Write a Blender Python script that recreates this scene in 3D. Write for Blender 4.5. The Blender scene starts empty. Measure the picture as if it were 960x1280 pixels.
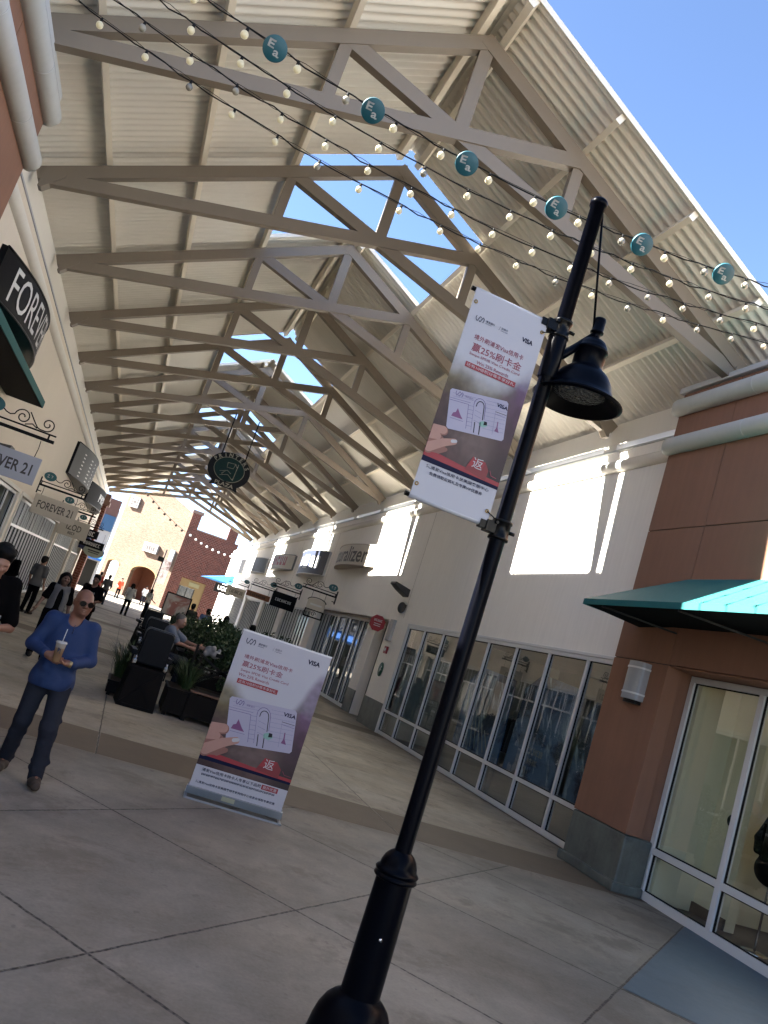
import bpy, math, random
import numpy as np
from mathutils import Vector, Matrix
random.seed(7)
rng = np.random.default_rng(7)
scene = bpy.context.scene
COL = scene.collection
R = math.radians

# ------------------------------------------------------------------ objects
def tag(o, label=None, cat=None, group=None, kind=None):
    if label: o['label'] = label
    if cat: o['category'] = cat
    if group: o['group'] = group
    if kind: o['kind'] = kind
    return o

def thing(name, label, cat, loc=(0, 0, 0), rotz=0.0, group=None, rot=None):
    o = bpy.data.objects.new(name, None)
    o.empty_display_size = 0.2
    COL.objects.link(o)
    o.location = loc
    o.rotation_euler = rot if rot else (0, 0, rotz)
    return tag(o, label, cat, group)

def dup(root, loc, rotz=0.0, label=None):
    r = root.copy(); COL.objects.link(r); r.location = loc; r.rotation_euler = (0, 0, rotz)
    if label: r['label'] = label
    for ch in list(root.children):
        c = ch.copy(); COL.objects.link(c); c.parent = r
        for g in list(ch.children):
            d = g.copy(); COL.objects.link(d); d.parent = c
    return r

def base_of(p):
    while p.parent: p = p.parent
    return np.array(p.location[:])

def unit(v):
    v = np.asarray(v, float); return v / (np.linalg.norm(v) + 1e-12)

def frame_of(d):
    d = unit(d)
    a = np.array([0, 0, 1.0]) if abs(d[2]) < .95 else np.array([1.0, 0, 0])
    u = unit(np.cross(a, d)); v = np.cross(d, u)
    return u, v, d

_tc = {}
def text_tris(s, bold=0.0):
    key = (s, bold)
    if key in _tc: return _tc[key]
    cu = bpy.data.curves.new('t', 'FONT'); cu.body = s; cu.offset = bold; cu.resolution_u = 3
    o = bpy.data.objects.new('t', cu); COL.objects.link(o)
    dg = bpy.context.evaluated_depsgraph_get()
    me = bpy.data.meshes.new_from_object(o.evaluated_get(dg))
    n = len(me.vertices); v = np.zeros(n * 3); me.vertices.foreach_get('co', v); v = v.reshape(-1, 3)[:, :2]
    f = [tuple(p.vertices) for p in me.polygons]
    bpy.data.objects.remove(o); bpy.data.curves.remove(cu); bpy.data.meshes.remove(me)
    if n:
        lo = v.min(0); hi = v.max(0); v = v - lo; sz = hi - lo
    else: sz = np.array([1, 1.])
    _tc[key] = (v, f, sz)
    return _tc[key]

class MB:
    def __init__(s): s.v = []; s.f = []; s.m = []; s.s = []
    def add(s, vs, fs, mi=0, smooth=False):
        b = len(s.v)
        s.v.extend([tuple(map(float, p)) for p in vs])
        for f in fs:
            s.f.append(tuple(b + int(i) for i in f)); s.m.append(mi); s.s.append(smooth)
        return s
    def box(s, x0, x1, y0, y1, z0, z1, mi=0):
        vs = [(x, y, z) for x in (x0, x1) for y in (y0, y1) for z in (z0, z1)]
        return s.add(vs, [(0, 1, 3, 2), (4, 6, 7, 5), (0, 4, 5, 1), (2, 3, 7, 6), (0, 2, 6, 4), (1, 5, 7, 3)], mi)
    def obox(s, c, a, b, d, mi=0):   # centre and three half vectors
        c, a, b, d = [np.asarray(t, float) for t in (c, a, b, d)]
        vs = [c + i * a + j * b + k * d for i in (-1, 1) for j in (-1, 1) for k in (-1, 1)]
        return s.add(vs, [(0, 1, 3, 2), (4, 6, 7, 5), (0, 4, 5, 1), (2, 3, 7, 6), (0, 2, 6, 4), (1, 5, 7, 3)], mi)
    def bar(s, p0, p1, w, h, side=None, mi=0):
        p0 = np.asarray(p0, float); p1 = np.asarray(p1, float); d = unit(p1 - p0)
        if side is None: u, v, _ = frame_of(d)
        else:
            u = unit(side); v = unit(np.cross(d, u)); u = np.cross(v, d)
        return s.obox((p0 + p1) / 2, (p1 - p0) / 2, u * w / 2, v * h / 2, mi)
    def quad(s, a, b, c, d, mi=0): return s.add([a, b, c, d], [(0, 1, 2, 3)], mi)
    def tube(s, pts, r, n=8, mi=0, cap=True, smooth=True):
        pts = [np.asarray(p, float) for p in pts]; m = len(pts)
        rr = r if hasattr(r, '__len__') else [r] * m
        vs = []; pu = None
        for i, p in enumerate(pts):
            d = unit(pts[min(i + 1, m - 1)] - pts[max(i - 1, 0)])
            if pu is None: u, v, _ = frame_of(d)
            else:
                u = unit(pu - d * (pu @ d)); v = np.cross(d, u)
            pu = u
            for k in range(n):
                t = 2 * math.pi * k / n
                vs.append(p + rr[i] * (math.cos(t) * u + math.sin(t) * v))
        fs = [(i * n + k, i * n + (k + 1) % n, (i + 1) * n + (k + 1) % n, (i + 1) * n + k) for i in range(m - 1) for k in range(n)]
        s.add(vs, fs, mi, smooth)
        if cap:
            b = len(s.v) - len(vs)
            s.f.append(tuple(b + k for k in range(n))[::-1]); s.m.append(mi); s.s.append(False)
            s.f.append(tuple(b + (m - 1) * n + k for k in range(n))); s.m.append(mi); s.s.append(False)
        return s
    def lathe(s, prof, c=(0, 0, 0), n=24, axis=(0, 0, 1), mi=0, smooth=True):
        u, v, d = frame_of(axis); c = np.asarray(c, float)
        if abs(axis[2]) > .999: u = np.array([1., 0, 0]); v = np.array([0, 1., 0]); d = np.array([0, 0, 1.])
        vs = []
        for r, z in prof:
            for k in range(n):
                t = 2 * math.pi * k / n
                vs.append(c + d * z + r * (math.cos(t) * u + math.sin(t) * v))
        m = len(prof)
        fs = [(i * n + k, i * n + (k + 1) % n, (i + 1) * n + (k + 1) % n, (i + 1) * n + k) for i in range(m - 1) for k in range(n)]
        return s.add(vs, fs, mi, smooth)
    def prism(s, poly, o, u, v, t, mi=0):   # 2D polygon in plane (u,v) at o, extruded by vector t
        o, u, v, t = [np.asarray(q, float) for q in (o, u, v, t)]
        n = len(poly)
        a = [o + u * p[0] + v * p[1] for p in poly]; b = [p + t for p in a]
        fs = [tuple(range(n))[::-1], tuple(range(n, 2 * n))] + [(i, (i + 1) % n, n + (i + 1) % n, n + i) for i in range(n)]
        return s.add(a + b, fs, mi)
    def sphere(s, c, r, nu=16, nv=10, mi=0):
        r = r if hasattr(r, '__len__') else (r, r, r)
        vs = []
        for j in range(nv + 1):
            ph = math.pi * j / nv
            for i in range(nu):
                th = 2 * math.pi * i / nu
                vs.append((c[0] + r[0] * math.sin(ph) * math.cos(th), c[1] + r[1] * math.sin(ph) * math.sin(th), c[2] + r[2] * math.cos(ph)))
        fs = [(j * nu + i, (j + 1) * nu + i, (j + 1) * nu + (i + 1) % nu, j * nu + (i + 1) % nu) for j in range(nv) for i in range(nu)]
        return s.add(vs, fs, mi, True)
    def disc(s, c, u, v, n=24, mi=0, r0=0.0):
        c, u, v = [np.asarray(q, float) for q in (c, u, v)]
        ring = [c + u * math.cos(2 * math.pi * k / n) + v * math.sin(2 * math.pi * k / n) for k in range(n)]
        if r0 <= 0: return s.add(ring, [tuple(range(n))], mi)
        inn = [c + (p - c) * r0 for p in ring]
        return s.add(ring + inn, [(k, (k + 1) % n, n + (k + 1) % n, n + k) for k in range(n)], mi)
    def text(s, st, fn, x0, y0, h=None, w=None, bold=0.0, mi=0, align='l'):
        """lettering; fn maps (x, y) in sign units to a 3D point"""
        if st.startswith('~'):               # lettering too small to read in the photograph: a row of letter-sized marks
            n_ = int(st[1:]); rn = random.Random(n_ * 7 + len(s.v)); W = w if w else h * .62 * n_; hh = h if h else W / n_ * 1.4
            ox = x0 - (W if align == 'r' else W / 2 if align == 'c' else 0); cw = W / n_
            for i in range(n_):
                a, b = ox + cw * (i + .12), ox + cw * (i + .86); t_ = cw * .26
                for (u0, u1, v0, v1) in ((a, a + t_, 0, hh), (b - t_, b, 0, hh) if rn.random() < .6 else (a, b, hh - t_, hh), (a, b, hh * .4, hh * .4 + t_) if rn.random() < .5 else (a, b, 0, t_)):
                    s.add([fn(u0, y0 + v0), fn(u1, y0 + v0), fn(u1, y0 + v1), fn(u0, y0 + v1)], [(0, 1, 2, 3)], mi)
            return s
        v, f, sz = text_tris(st, bold)
        if h is None: sc = np.array([w / sz[0]] * 2)
        elif w is None: sc = np.array([h / sz[1]] * 2)
        else: sc = np.array([w / sz[0], h / sz[1]])
        W = sz[0] * sc[0]
        ox = x0 - (W if align == 'r' else W / 2 if align == 'c' else 0)
        pts = v * sc + np.array([ox, y0])
        return s.add([fn(p[0], p[1]) for p in pts], f, mi)
    def build(s, name, mats, parent=None, local=False, base=None, bevel=0, sharp=None):
        me = bpy.data.meshes.new(name)
        v = np.array(s.v, float).reshape(-1, 3)
        b = np.zeros(3)
        if base is not None: b = np.array(base, float)
        elif parent is not None and not local: b = base_of(parent)
        me.from_pydata([tuple(p) for p in (v - b)], [], s.f)
        mats = mats if isinstance(mats, (list, tuple)) else [mats]
        for m in mats: me.materials.append(m)
        me.polygons.foreach_set('material_index', s.m)
        me.polygons.foreach_set('use_smooth', s.s)
        me.update()
        o = bpy.data.objects.new(name, me); COL.objects.link(o)
        if base is not None and parent is None: o.location = tuple(b)
        if parent is not None: o.parent = parent
        if bevel:
            md = o.modifiers.new('bevel', 'BEVEL'); md.width = bevel; md.segments = 2; md.limit_method = 'ANGLE'; md.angle_limit = R(40)
        return o

def plane(o, u, v):
    o, u, v = [np.asarray(q, float) for q in (o, u, v)]
    return lambda x, y: o + u * x + v * y

# ------------------------------------------------------------------ materials
def new_mat(name):
    m = bpy.data.materials.new(name); m.use_nodes = True
    nt = m.node_tree; nt.nodes.clear()
    out = nt.nodes.new('ShaderNodeOutputMaterial')
    return m, nt, out

class NT:
    def __init__(s, nt): s.nt = nt
    def n(s, t, **kw):
        nd = s.nt.nodes.new(t)
        for k, v in kw.items(): setattr(nd, k, v)
        return nd
    def put(s, sock, val):
        if isinstance(val, bpy.types.NodeSocket): s.nt.links.new(val, sock)
        elif val is not None:
            try: sock.default_value = val
            except Exception: sock.default_value = (*val, 1.0)
    def math(s, op, a, b=None, c=None, clamp=False):
        nd = s.n('ShaderNodeMath', operation=op, use_clamp=clamp)
        s.put(nd.inputs[0], a)
        if b is not None: s.put(nd.inputs[1], b)
        if c is not None: s.put(nd.inputs[2], c)
        return nd.outputs[0]
    def mix(s, f, a, b, blend='MIX'):
        nd = s.n('ShaderNodeMix', data_type='RGBA', blend_type=blend)
        s.put(nd.inputs[0], f)
        s.put(nd.inputs[6], (*a, 1) if isinstance(a, (tuple, list)) and len(a) == 3 else a)
        s.put(nd.inputs[7], (*b, 1) if isinstance(b, (tuple, list)) and len(b) == 3 else b)
        return nd.outputs[2]
    def noise(s, vec, scale, detail=4, rough=.55, dist=0):
        nd = s.n('ShaderNodeTexNoise'); s.put(nd.inputs['Vector'], vec)
        nd.inputs['Scale'].default_value = scale; nd.inputs['Detail'].default_value = detail
        nd.inputs['Roughness'].default_value = rough; nd.inputs['Distortion'].default_value = dist
        return nd.outputs['Fac']
    def ramp(s, v, lo, hi, a=0.0, b=1.0, smooth=True):
        nd = s.n('ShaderNodeMapRange', interpolation_type='SMOOTHSTEP' if smooth else 'LINEAR')
        s.put(nd.inputs[0], v)
        for i, q in zip((1, 2, 3, 4), (lo, hi, a, b)): nd.inputs[i].default_value = q
        return nd.outputs[0]
    def coords(s):
        tc = s.n('ShaderNodeTexCoord'); return tc.outputs['Object']
    def xyz(s, vec):
        nd = s.n('ShaderNodeSeparateXYZ'); s.put(nd.inputs[0], vec); return nd.outputs
    def comb(s, x, y, z):
        nd = s.n('ShaderNodeCombineXYZ')
        for i, q in enumerate((x, y, z)): s.put(nd.inputs[i], q)
        return nd.outputs[0]
    def scalev(s, vec, sc):
        nd = s.n('ShaderNodeMapping'); s.put(nd.inputs[0], vec); nd.inputs['Scale'].default_value = sc; return nd.outputs[0]
    def bump(s, h, strength, dist=.01):
        nd = s.n('ShaderNodeBump'); nd.inputs['Strength'].default_value = strength; nd.inputs['Distance'].default_value = dist
        s.put(nd.inputs['Height'], h); return nd.outputs[0]
    def princ(s, out, col, rough=.6, metal=0, spec=.5, normal=None, coat=0, trans=0, emis=None, estr=0, sheen=0, sss=0):
        p = s.n('ShaderNodeBsdfPrincipled')
        s.put(p.inputs['Base Color'], (*col, 1) if isinstance(col, (tuple, list)) and len(col) == 3 else col)
        s.put(p.inputs['Roughness'], rough); s.put(p.inputs['Metallic'], metal)
        p.inputs['Specular IOR Level'].default_value = spec
        if normal is not None: s.put(p.inputs['Normal'], normal)
        if coat: p.inputs['Coat Weight'].default_value = coat; p.inputs['Coat Roughness'].default_value = .08
        if trans: p.inputs['Transmission Weight'].default_value = trans
        if sheen: p.inputs['Sheen Weight'].default_value = sheen
        if sss:
            p.inputs['Subsurface Weight'].default_value = sss; p.inputs['Subsurface Radius'].default_value = (.012, .004, .002)
        if emis is not None:
            s.put(p.inputs['Emission Color'], (*emis, 1)); p.inputs['Emission Strength'].default_value = estr
        s.nt.links.new(p.outputs[0], out.inputs['Surface'])
        return p

PALE = {'cream_stucco', 'beige_stucco', 'cream_moulding', 'cream_steel_paint', 'pale_eave_beam_paint', 'cream_corrugated_steel', 'warm_shop_wall', 'taupe_steel_paint', 'sunlit_ground'}
def M(name, col, rough=.6, metal=0, spec=.5, var=.12, scale=3.0, bump=0.0, bscale=60, coat=0, streak=0.0, dirt=0.0, sheen=0, sss=0, rvar=.08, bdist=.01):
    """painted / plastered / metal surface with two-scale mottling, optional vertical streaks"""
    m, nt, out = new_mat(name); N = NT(nt); P = N.coords()
    if name not in PALE: col = tuple(q * .8 for q in col)
    a = N.noise(P, scale, 5); b = N.noise(P, scale * 7.3, 4)
    f = N.math('MULTIPLY_ADD', N.math('SUBTRACT', a, .5), 1.6, N.math('MULTIPLY', N.math('SUBTRACT', b, .5), .8))
    g = N.math('MULTIPLY_ADD', f, var, 1.0)
    if streak:
        st = N.noise(N.scalev(P, (6, 6, .35)), 2.2, 4)
        g = N.math('MULTIPLY', g, N.math('MULTIPLY_ADD', N.math('SUBTRACT', st, .5), streak, 1.0))
    c = N.mix(1.0, col, N.comb(g, g, g), 'MULTIPLY')
    if dirt:
        d = N.ramp(N.noise(P, scale * .6, 6, .7), .52, .72)
        c = N.mix(N.math('MULTIPLY', d, dirt), c, tuple(q * .45 for q in col))
    nrm = N.bump(N.noise(P, bscale, 3), bump, bdist) if bump else None
    if max(col) < .03 and spec == .5: spec = .12
    r = N.math('MULTIPLY_ADD', N.math('SUBTRACT', b, .5), rvar * 2, rough)
    N.princ(out, c, r, metal, spec, nrm, coat, sheen=sheen, sss=sss)
    return m

def glass(name, tint=(.9, .95, .95), refl=1.0, rough=.01, ior=1.5, haze=0.0, hazecol=(.5, .5, .5)):
    m, nt, out = new_mat(name); N = NT(nt)
    tr = N.n('ShaderNodeBsdfTransparent'); tr.inputs[0].default_value = (*tint, 1)
    gl = N.n('ShaderNodeBsdfGlossy'); gl.inputs['Roughness'].default_value = rough
    gl.inputs[0].default_value = (refl, refl, refl, 1)
    P = N.coords()
    nb = N.bump(N.noise(P, 1.3, 2), .06, .01); N.put(gl.inputs['Normal'], nb)
    fr = N.n('ShaderNodeFresnel'); fr.inputs[0].default_value = ior
    fac = N.math('MULTIPLY', fr.outputs[0], .24, clamp=True)
    mx = N.n('ShaderNodeMixShader'); N.put(mx.inputs[0], fac)
    nt.links.new(tr.outputs[0], mx.inputs[1]); nt.links.new(gl.outputs[0], mx.inputs[2])
    res = mx.outputs[0]
    if haze:                                  # painted haze: pale veil mixed in to lighten the pane
        df = N.n('ShaderNodeBsdfDiffuse'); df.inputs[0].default_value = (*hazecol, 1)
        m2 = N.n('ShaderNodeMixShader'); N.put(m2.inputs[0], N.math('MULTIPLY', N.ramp(N.noise(P, .9, 4), .2, .8), haze * 2))
        nt.links.new(res, m2.inputs[1]); nt.links.new(df.outputs[0], m2.inputs[2]); res = m2.outputs[0]
    nt.links.new(res, out.inputs['Surface'])
    return m

def brick(name, axis, c1, c2, mortar, bw=.22, bh=.075, var=.25):
    m, nt, out = new_mat(name); N = NT(nt); P = N.coords(); X, Y, Z = N.xyz(P)
    c1, c2, mortar = [tuple(q * .8 for q in t) for t in (c1, c2, mortar)]
    h = N.math('ADD', N.math('MULTIPLY', X, axis[0]), N.math('MULTIPLY', Y, axis[1]))
    v = N.comb(h, Z, 0.0)
    bt = N.n('ShaderNodeTexBrick'); N.put(bt.inputs['Vector'], v)
    bt.inputs['Scale'].default_value = 1; bt.inputs['Brick Width'].default_value = bw; bt.inputs['Row Height'].default_value = bh
    bt.inputs['Mortar Size'].default_value = .008; bt.inputs['Color1'].default_value = (*c1, 1); bt.inputs['Color2'].default_value = (*c2, 1)
    bt.inputs['Mortar'].default_value = (*mortar, 1); bt.inputs['Bias'].default_value = 0
    n = N.noise(N.scalev(v, (1 / bw * .5, 1 / bh * .5, 1)), 2.0, 2)
    n2 = N.noise(P, .35, 4)
    g = N.math('MULTIPLY_ADD', N.math('SUBTRACT', N.math('ADD', n, n2), 1.0), var * 2, 1.0)
    c = N.mix(1.0, bt.outputs['Color'], N.comb(g, g, g), 'MULTIPLY')
    N.princ(out, c, .85, 0, .3, N.bump(bt.outputs['Fac'], -.4, .008))
    return m

def leafmat(name, col, var=.5):
    m, nt, out = new_mat(name); N = NT(nt); P = N.coords()
    g = N.math('MULTIPLY_ADD', N.math('SUBTRACT', N.noise(P, 18, 2), .5), var * 2, 1.0)
    c = N.mix(1.0, col, N.comb(g, g, N.math('MULTIPLY', g, .9)), 'MULTIPLY')
    N.princ(out, c, .5, 0, .35)
    return m

# ------------------------------------------------------------------ organic surfaces (signed distance -> surface nets)
def _prim(p, X):
    t = p[0]
    if t == 'c':
        _, a, b, ra, rb = p[:5]; a = np.asarray(a, float); b = np.asarray(b, float)
        d = b - a; L = d @ d + 1e-12
        h = np.clip(((X - a) @ d) / L, 0, 1)
        return np.linalg.norm(X - a - h[..., None] * d, axis=-1) - (ra + (rb - ra) * h)
    _, c, r, rot = p[:4]
    q = (X - np.asarray(c, float))
    if rot is not None: q = q @ np.asarray(rot)
    r = np.asarray(r, float)
    k0 = np.linalg.norm(q / r, axis=-1); k1 = np.linalg.norm(q / (r * r), axis=-1) + 1e-9
    return k0 * (k0 - 1) / k1

def cap(a, b, ra, rb=None, k=.03, op='+'): return ('c', a, b, ra, ra if rb is None else rb, k, op)
def ell(c, r, k=.03, rot=None, op='+'): return ('e', c, r, rot, k, op)

def sdf_mesh(mb, prims, res, cuts=(), mi=0, grow=0.0, xf=None):
    lo = np.full(3, 1e9); hi = -lo
    bb = []
    for p in prims:
        if p[0] == 'c':
            a, b = np.asarray(p[1], float), np.asarray(p[2], float); r = max(p[3], p[4]) + grow
            l, h = np.minimum(a, b) - r, np.maximum(a, b) + r
        else:
            r = np.max(p[2]) + grow; l, h = np.asarray(p[1], float) - r, np.asarray(p[1], float) + r
        bb.append((l, h))
        if p[-1] == '+': lo = np.minimum(lo, l); hi = np.maximum(hi, h)
    lo -= 2.5 * res; hi += 2.5 * res
    n = np.ceil((hi - lo) / res).astype(int) + 1
    ax = [lo[i] + res * np.arange(n[i]) for i in range(3)]
    F = np.full(n, .5)
    for p, (l, h) in zip(prims, bb):
        k = max(p[-2], 1e-4); mrg = k + 3 * res
        i0 = np.maximum(np.floor((l - mrg - lo) / res).astype(int), 0); i1 = np.minimum(np.ceil((h + mrg - lo) / res).astype(int) + 1, n)
        if np.any(i1 <= i0): continue
        sl = tuple(slice(a, b) for a, b in zip(i0, i1))
        X = np.stack(np.meshgrid(ax[0][sl[0]], ax[1][sl[1]], ax[2][sl[2]], indexing='ij'), -1)
        d = _prim(p, X)
        S = F[sl]
        if p[-1] == '+':
            d = d - grow
            hh = np.maximum(k - np.abs(S - d), 0) / k
            F[sl] = np.minimum(S, d) - hh * hh * k * .25
        else:
            d = -d
            hh = np.maximum(k - np.abs(S - d), 0) / k
            F[sl] = np.maximum(S, d) + hh * hh * k * .25
    if cuts:
        X = np.stack(np.meshgrid(*ax, indexing='ij'), -1)
        for nn, pp in cuts:
            F = np.maximum(F, (X - np.asarray(pp, float)) @ unit(nn))
    # surface nets
    s = F < 0
    c = np.zeros(np.array(F.shape) - 1, int)
    offs = [(i, j, k) for i in (0, 1) for j in (0, 1) for k in (0, 1)]
    sub = lambda A, o: A[o[0]:A.shape[0] - 1 + o[0], o[1]:A.shape[1] - 1 + o[1], o[2]:A.shape[2] - 1 + o[2]]
    for o in offs: c += sub(s, o)
    act = (c > 0) & (c < 8)
    ids = -np.ones(act.shape, int); I = np.argwhere(act); ids[act] = np.arange(len(I))
    acc = np.zeros((len(I), 3)); cnt = np.zeros(len(I))
    for a in range(8):
        for b in range(a + 1, 8):
            oa, ob = np.array(offs[a]), np.array(offs[b])
            if np.abs(oa - ob).sum() != 1: continue
            fa = F[tuple((I + oa).T)]; fb = F[tuple((I + ob).T)]
            x = (fa < 0) != (fb < 0)
            t = np.where(x, fa / np.where(x, fa - fb, 1), 0)
            acc += np.where(x[:, None], oa + t[:, None] * (ob - oa), 0); cnt += x
    V = lo + res * (I + acc / cnt[:, None])
    faces = []
    for d in range(3):
        e = [0, 0, 0]; e[d] = 1
        A = s; sh = [slice(None)] * 3; sh2 = [slice(None)] * 3
        sh[d] = slice(0, -1); sh2[d] = slice(1, None)
        cr = A[tuple(sh)] != A[tuple(sh2)]
        u, w = [(1, 2), (2, 0), (0, 1)][d]
        P = np.argwhere(cr)
        ok = (P[:, u] > 0) & (P[:, w] > 0) & (P[:, u] < F.shape[u] - 1) & (P[:, w] < F.shape[w] - 1)
        P = P[ok]
        eu = np.zeros(3, int); eu[u] = 1; ew = np.zeros(3, int); ew[w] = 1
        q = np.stack([ids[tuple((P - eu - ew).T)], ids[tuple((P - ew).T)], ids[tuple(P.T)], ids[tuple((P - eu).T)]], 1)
        inside = A[tuple(sh)][tuple(P.T)]
        q[~inside] = q[~inside][:, ::-1]
        faces.append(q)
    Q = np.concatenate(faces)
    Q = Q[(Q >= 0).all(1)]
    # light smoothing
    for _ in range(1):
        S = np.zeros_like(V); cn = np.zeros(len(V))
        for i in range(4):
            np.add.at(S, Q[:, i], V[Q[:, (i + 1) % 4]] + V[Q[:, (i + 3) % 4]]); np.add.at(cn, Q[:, i], 2)
        V = V * .5 + .5 * S / np.maximum(cn, 1)[:, None]
    if xf is not None: V = np.array([xf(p) for p in V])
    mb.add(V, Q, mi, True)
    return mb
# ------------------------------------------------------------------ camera, sky, sun
cam_d = bpy.data.cameras.new('camera'); cam = bpy.data.objects.new('camera', cam_d); COL.objects.link(cam)
cam_d.sensor_fit = 'HORIZONTAL'; cam_d.sensor_width = 36.0; cam_d.lens = 36.0 * 1018.2 / 960.0
cam_d.clip_start = .05; cam_d.clip_end = 3000
YAW, PIT, ROL = R(14.993), R(9.9495), R(18.264)
fw = np.array([math.sin(YAW) * math.cos(PIT), math.cos(YAW) * math.cos(PIT), math.sin(PIT)])
r0 = np.array([math.cos(YAW), -math.sin(YAW), 0]); u0 = np.cross(r0, fw)
rt = r0 * math.cos(ROL) + u0 * math.sin(ROL); up = -r0 * math.sin(ROL) + u0 * math.cos(ROL)
cam.matrix_world = Matrix(((rt[0], up[0], -fw[0], 0), (rt[1], up[1], -fw[1], 0), (rt[2], up[2], -fw[2], 1.9), (0, 0, 0, 1)))
scene.camera = cam

SUN = unit((-1.0, .09, .69))
elev = math.asin(SUN[2])
w = bpy.data.worlds.new('World'); scene.world = w; w.use_nodes = True
nt = w.node_tree; nt.nodes.clear()
bg = nt.nodes.new('ShaderNodeBackground'); wo = nt.nodes.new('ShaderNodeOutputWorld'); sk = nt.nodes.new('ShaderNodeTexSky')
sk.sky_type = 'NISHITA'; sk.sun_disc = False; sk.sun_elevation = elev
sk.sun_rotation = math.atan2(SUN[0], SUN[1]); sk.air_density = .55; sk.dust_density = .35; sk.altitude = 900; sk.ozone_density = 1.8
bg.inputs[1].default_value = .05
nt.links.new(sk.outputs[0], bg.inputs[0]); nt.links.new(bg.outputs[0], wo.inputs[0])
sd = bpy.data.lights.new('sun', 'SUN'); so = bpy.data.objects.new('sun', sd); COL.objects.link(so)
sd.energy = 5.0; sd.angle = R(.5); sd.color = (1.0, .95, .87)
so.rotation_euler = Vector(SUN).to_track_quat('Z', 'Y').to_euler(); so.location = (-20, 5, 30)
vs = scene.view_settings
vs.view_transform = 'Standard'; vs.look = 'None'; vs.gamma = 1; vs.use_curve_mapping = False; vs.exposure = 3.75
scene.display_settings.display_device = 'sRGB'
cy = scene.cycles
cy.max_bounces = 8; cy.diffuse_bounces = 7; cy.glossy_bounces = 3; cy.transmission_bounces = 4; cy.transparent_max_bounces = 12
cy.caustics_reflective = False; cy.caustics_refractive = False; cy.sample_clamp_indirect = 12.0
cy.use_denoising = True
try: cy.denoiser = 'OPENIMAGEDENOISE'
except Exception: pass

# ------------------------------------------------------------------ common materials
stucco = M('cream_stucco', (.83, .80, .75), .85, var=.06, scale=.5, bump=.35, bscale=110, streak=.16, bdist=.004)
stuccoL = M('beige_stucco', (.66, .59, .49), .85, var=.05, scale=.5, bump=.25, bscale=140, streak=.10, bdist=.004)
terra = M('terracotta_stucco', (.28, .140, .086), .85, var=.16, scale=.9, bump=.45, bscale=100, streak=.22, dirt=.12, bdist=.004)
groove = M('dark_joint', (.05, .035, .03), .9)
tubem = M('grey_moulding', (.56, .56, .52), .7, var=.07, scale=1.2, streak=.12, bump=.1, bscale=90)
mouldm = M('cream_moulding', (.66, .63, .57), .7, var=.06, scale=1.0, streak=.1)
capm = M('pale_metal_coping', (.55, .56, .56), .45, metal=0, var=.05)
marble = M('green_marble', (.125, .14, .125), .5, var=.6, scale=3.2, dirt=.75, rvar=.1, streak=.5)
framem = M('white_aluminium', (.74, .75, .75), .4, var=.05, scale=2, spec=.5)
gasket = M('black_gasket', (.012, .012, .012), .5)
navym = M('navy_black_enamel', (.0010, .0015, .0040), .33, spec=.06, var=0, coat=0, rvar=0)
blackm = M('black_iron', (.003, .003, .003), .55, spec=.12)
chrome = M('polished_chrome', (.75, .75, .75), .15, metal=1)
whitep = M('white_print', (.56, .57, .62), .55, var=.02)
whites = M('white_sign_face', (.45, .46, .50), .5, var=.04)
tealm = M('teal_canvas', (.003, .128, .128), .75, var=.06, scale=2, bump=.15, bscale=500, bdist=.002)
darkint = M('dark_interior', (.018, .017, .015), .8)
win = glass('window_glass', (.76, .81, .81), haze=.018, hazecol=(.55, .62, .64))
winc = glass('clear_window_glass', (.86, .90, .86), refl=.9)

# ------------------------------------------------------------------ ground
m, nt, out = new_mat('broom_finished_concrete'); N = NT(nt); P = N.coords()
wob = N.noise(P, 5.0, 3)
wv = N.math('MULTIPLY_ADD', N.math('SUBTRACT', wob, .5), .022, 0.0)
X, Y, Z = N.xyz(P)
def lines(N, val, off, step, half):
    q = N.math('FRACT', N.math('ADD', N.math('DIVIDE', N.math('SUBTRACT', val, off), step), .5))
    d = N.math('MULTIPLY', N.math('ABSOLUTE', N.math('SUBTRACT', q, .5)), step)
    return N.ramp(d, half, half + .008, 1.0, 0.0)
th = R(45.95); sa, ca = math.sin(th), math.cos(th)
ua = N.math('ADD', N.math('SUBTRACT', N.math('MULTIPLY', X, ca), N.math('MULTIPLY', Y, sa)), wv)
ub = N.math('ADD', N.math('ADD', N.math('MULTIPLY', X, sa), N.math('MULTIPLY', Y, ca)), wv)
front = N.math('LESS_THAN', Y, 9.58)
jd = N.math('MULTIPLY', N.math('MAXIMUM', lines(N, ua, -1.035, 2.0, .005), lines(N, ub, 3.605, 2.03, .0065)), front)
back = N.math('SUBTRACT', 1.0, front)
jo = N.math('MULTIPLY', N.math('MAXIMUM', lines(N, N.math('ADD', X, wv), .33, 3.7, .004), lines(N, N.math('ADD', Y, wv), 16.0, 5.77, .004)), back)
joint = N.math('MAXIMUM', jd, jo)
chip = N.ramp(N.noise(P, 30, 2), .35, .6)
joint = N.math('MULTIPLY', joint, N.math('MULTIPLY_ADD', chip, .55, .45))
big = N.noise(P, .6, 6, .6, .25); mid = N.noise(P, 2.6, 7, .68, .15); fine = N.noise(P, 38, 3, .6)
cell = N.n('ShaderNodeTexNoise')
g = N.math('ADD', N.math('ADD', N.math('MULTIPLY', N.math('SUBTRACT', big, .5), 1.5), N.math('MULTIPLY', N.math('SUBTRACT', mid, .5), 1.1)), N.math('MULTIPLY', N.math('SUBTRACT', fine, .5), .45))
def cellid(N, v, off, step): return N.math('FLOOR', N.math('DIVIDE', N.math('SUBTRACT', v, off), step))
wn = N.n('ShaderNodeTexWhiteNoise', noise_dimensions='2D')
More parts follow.
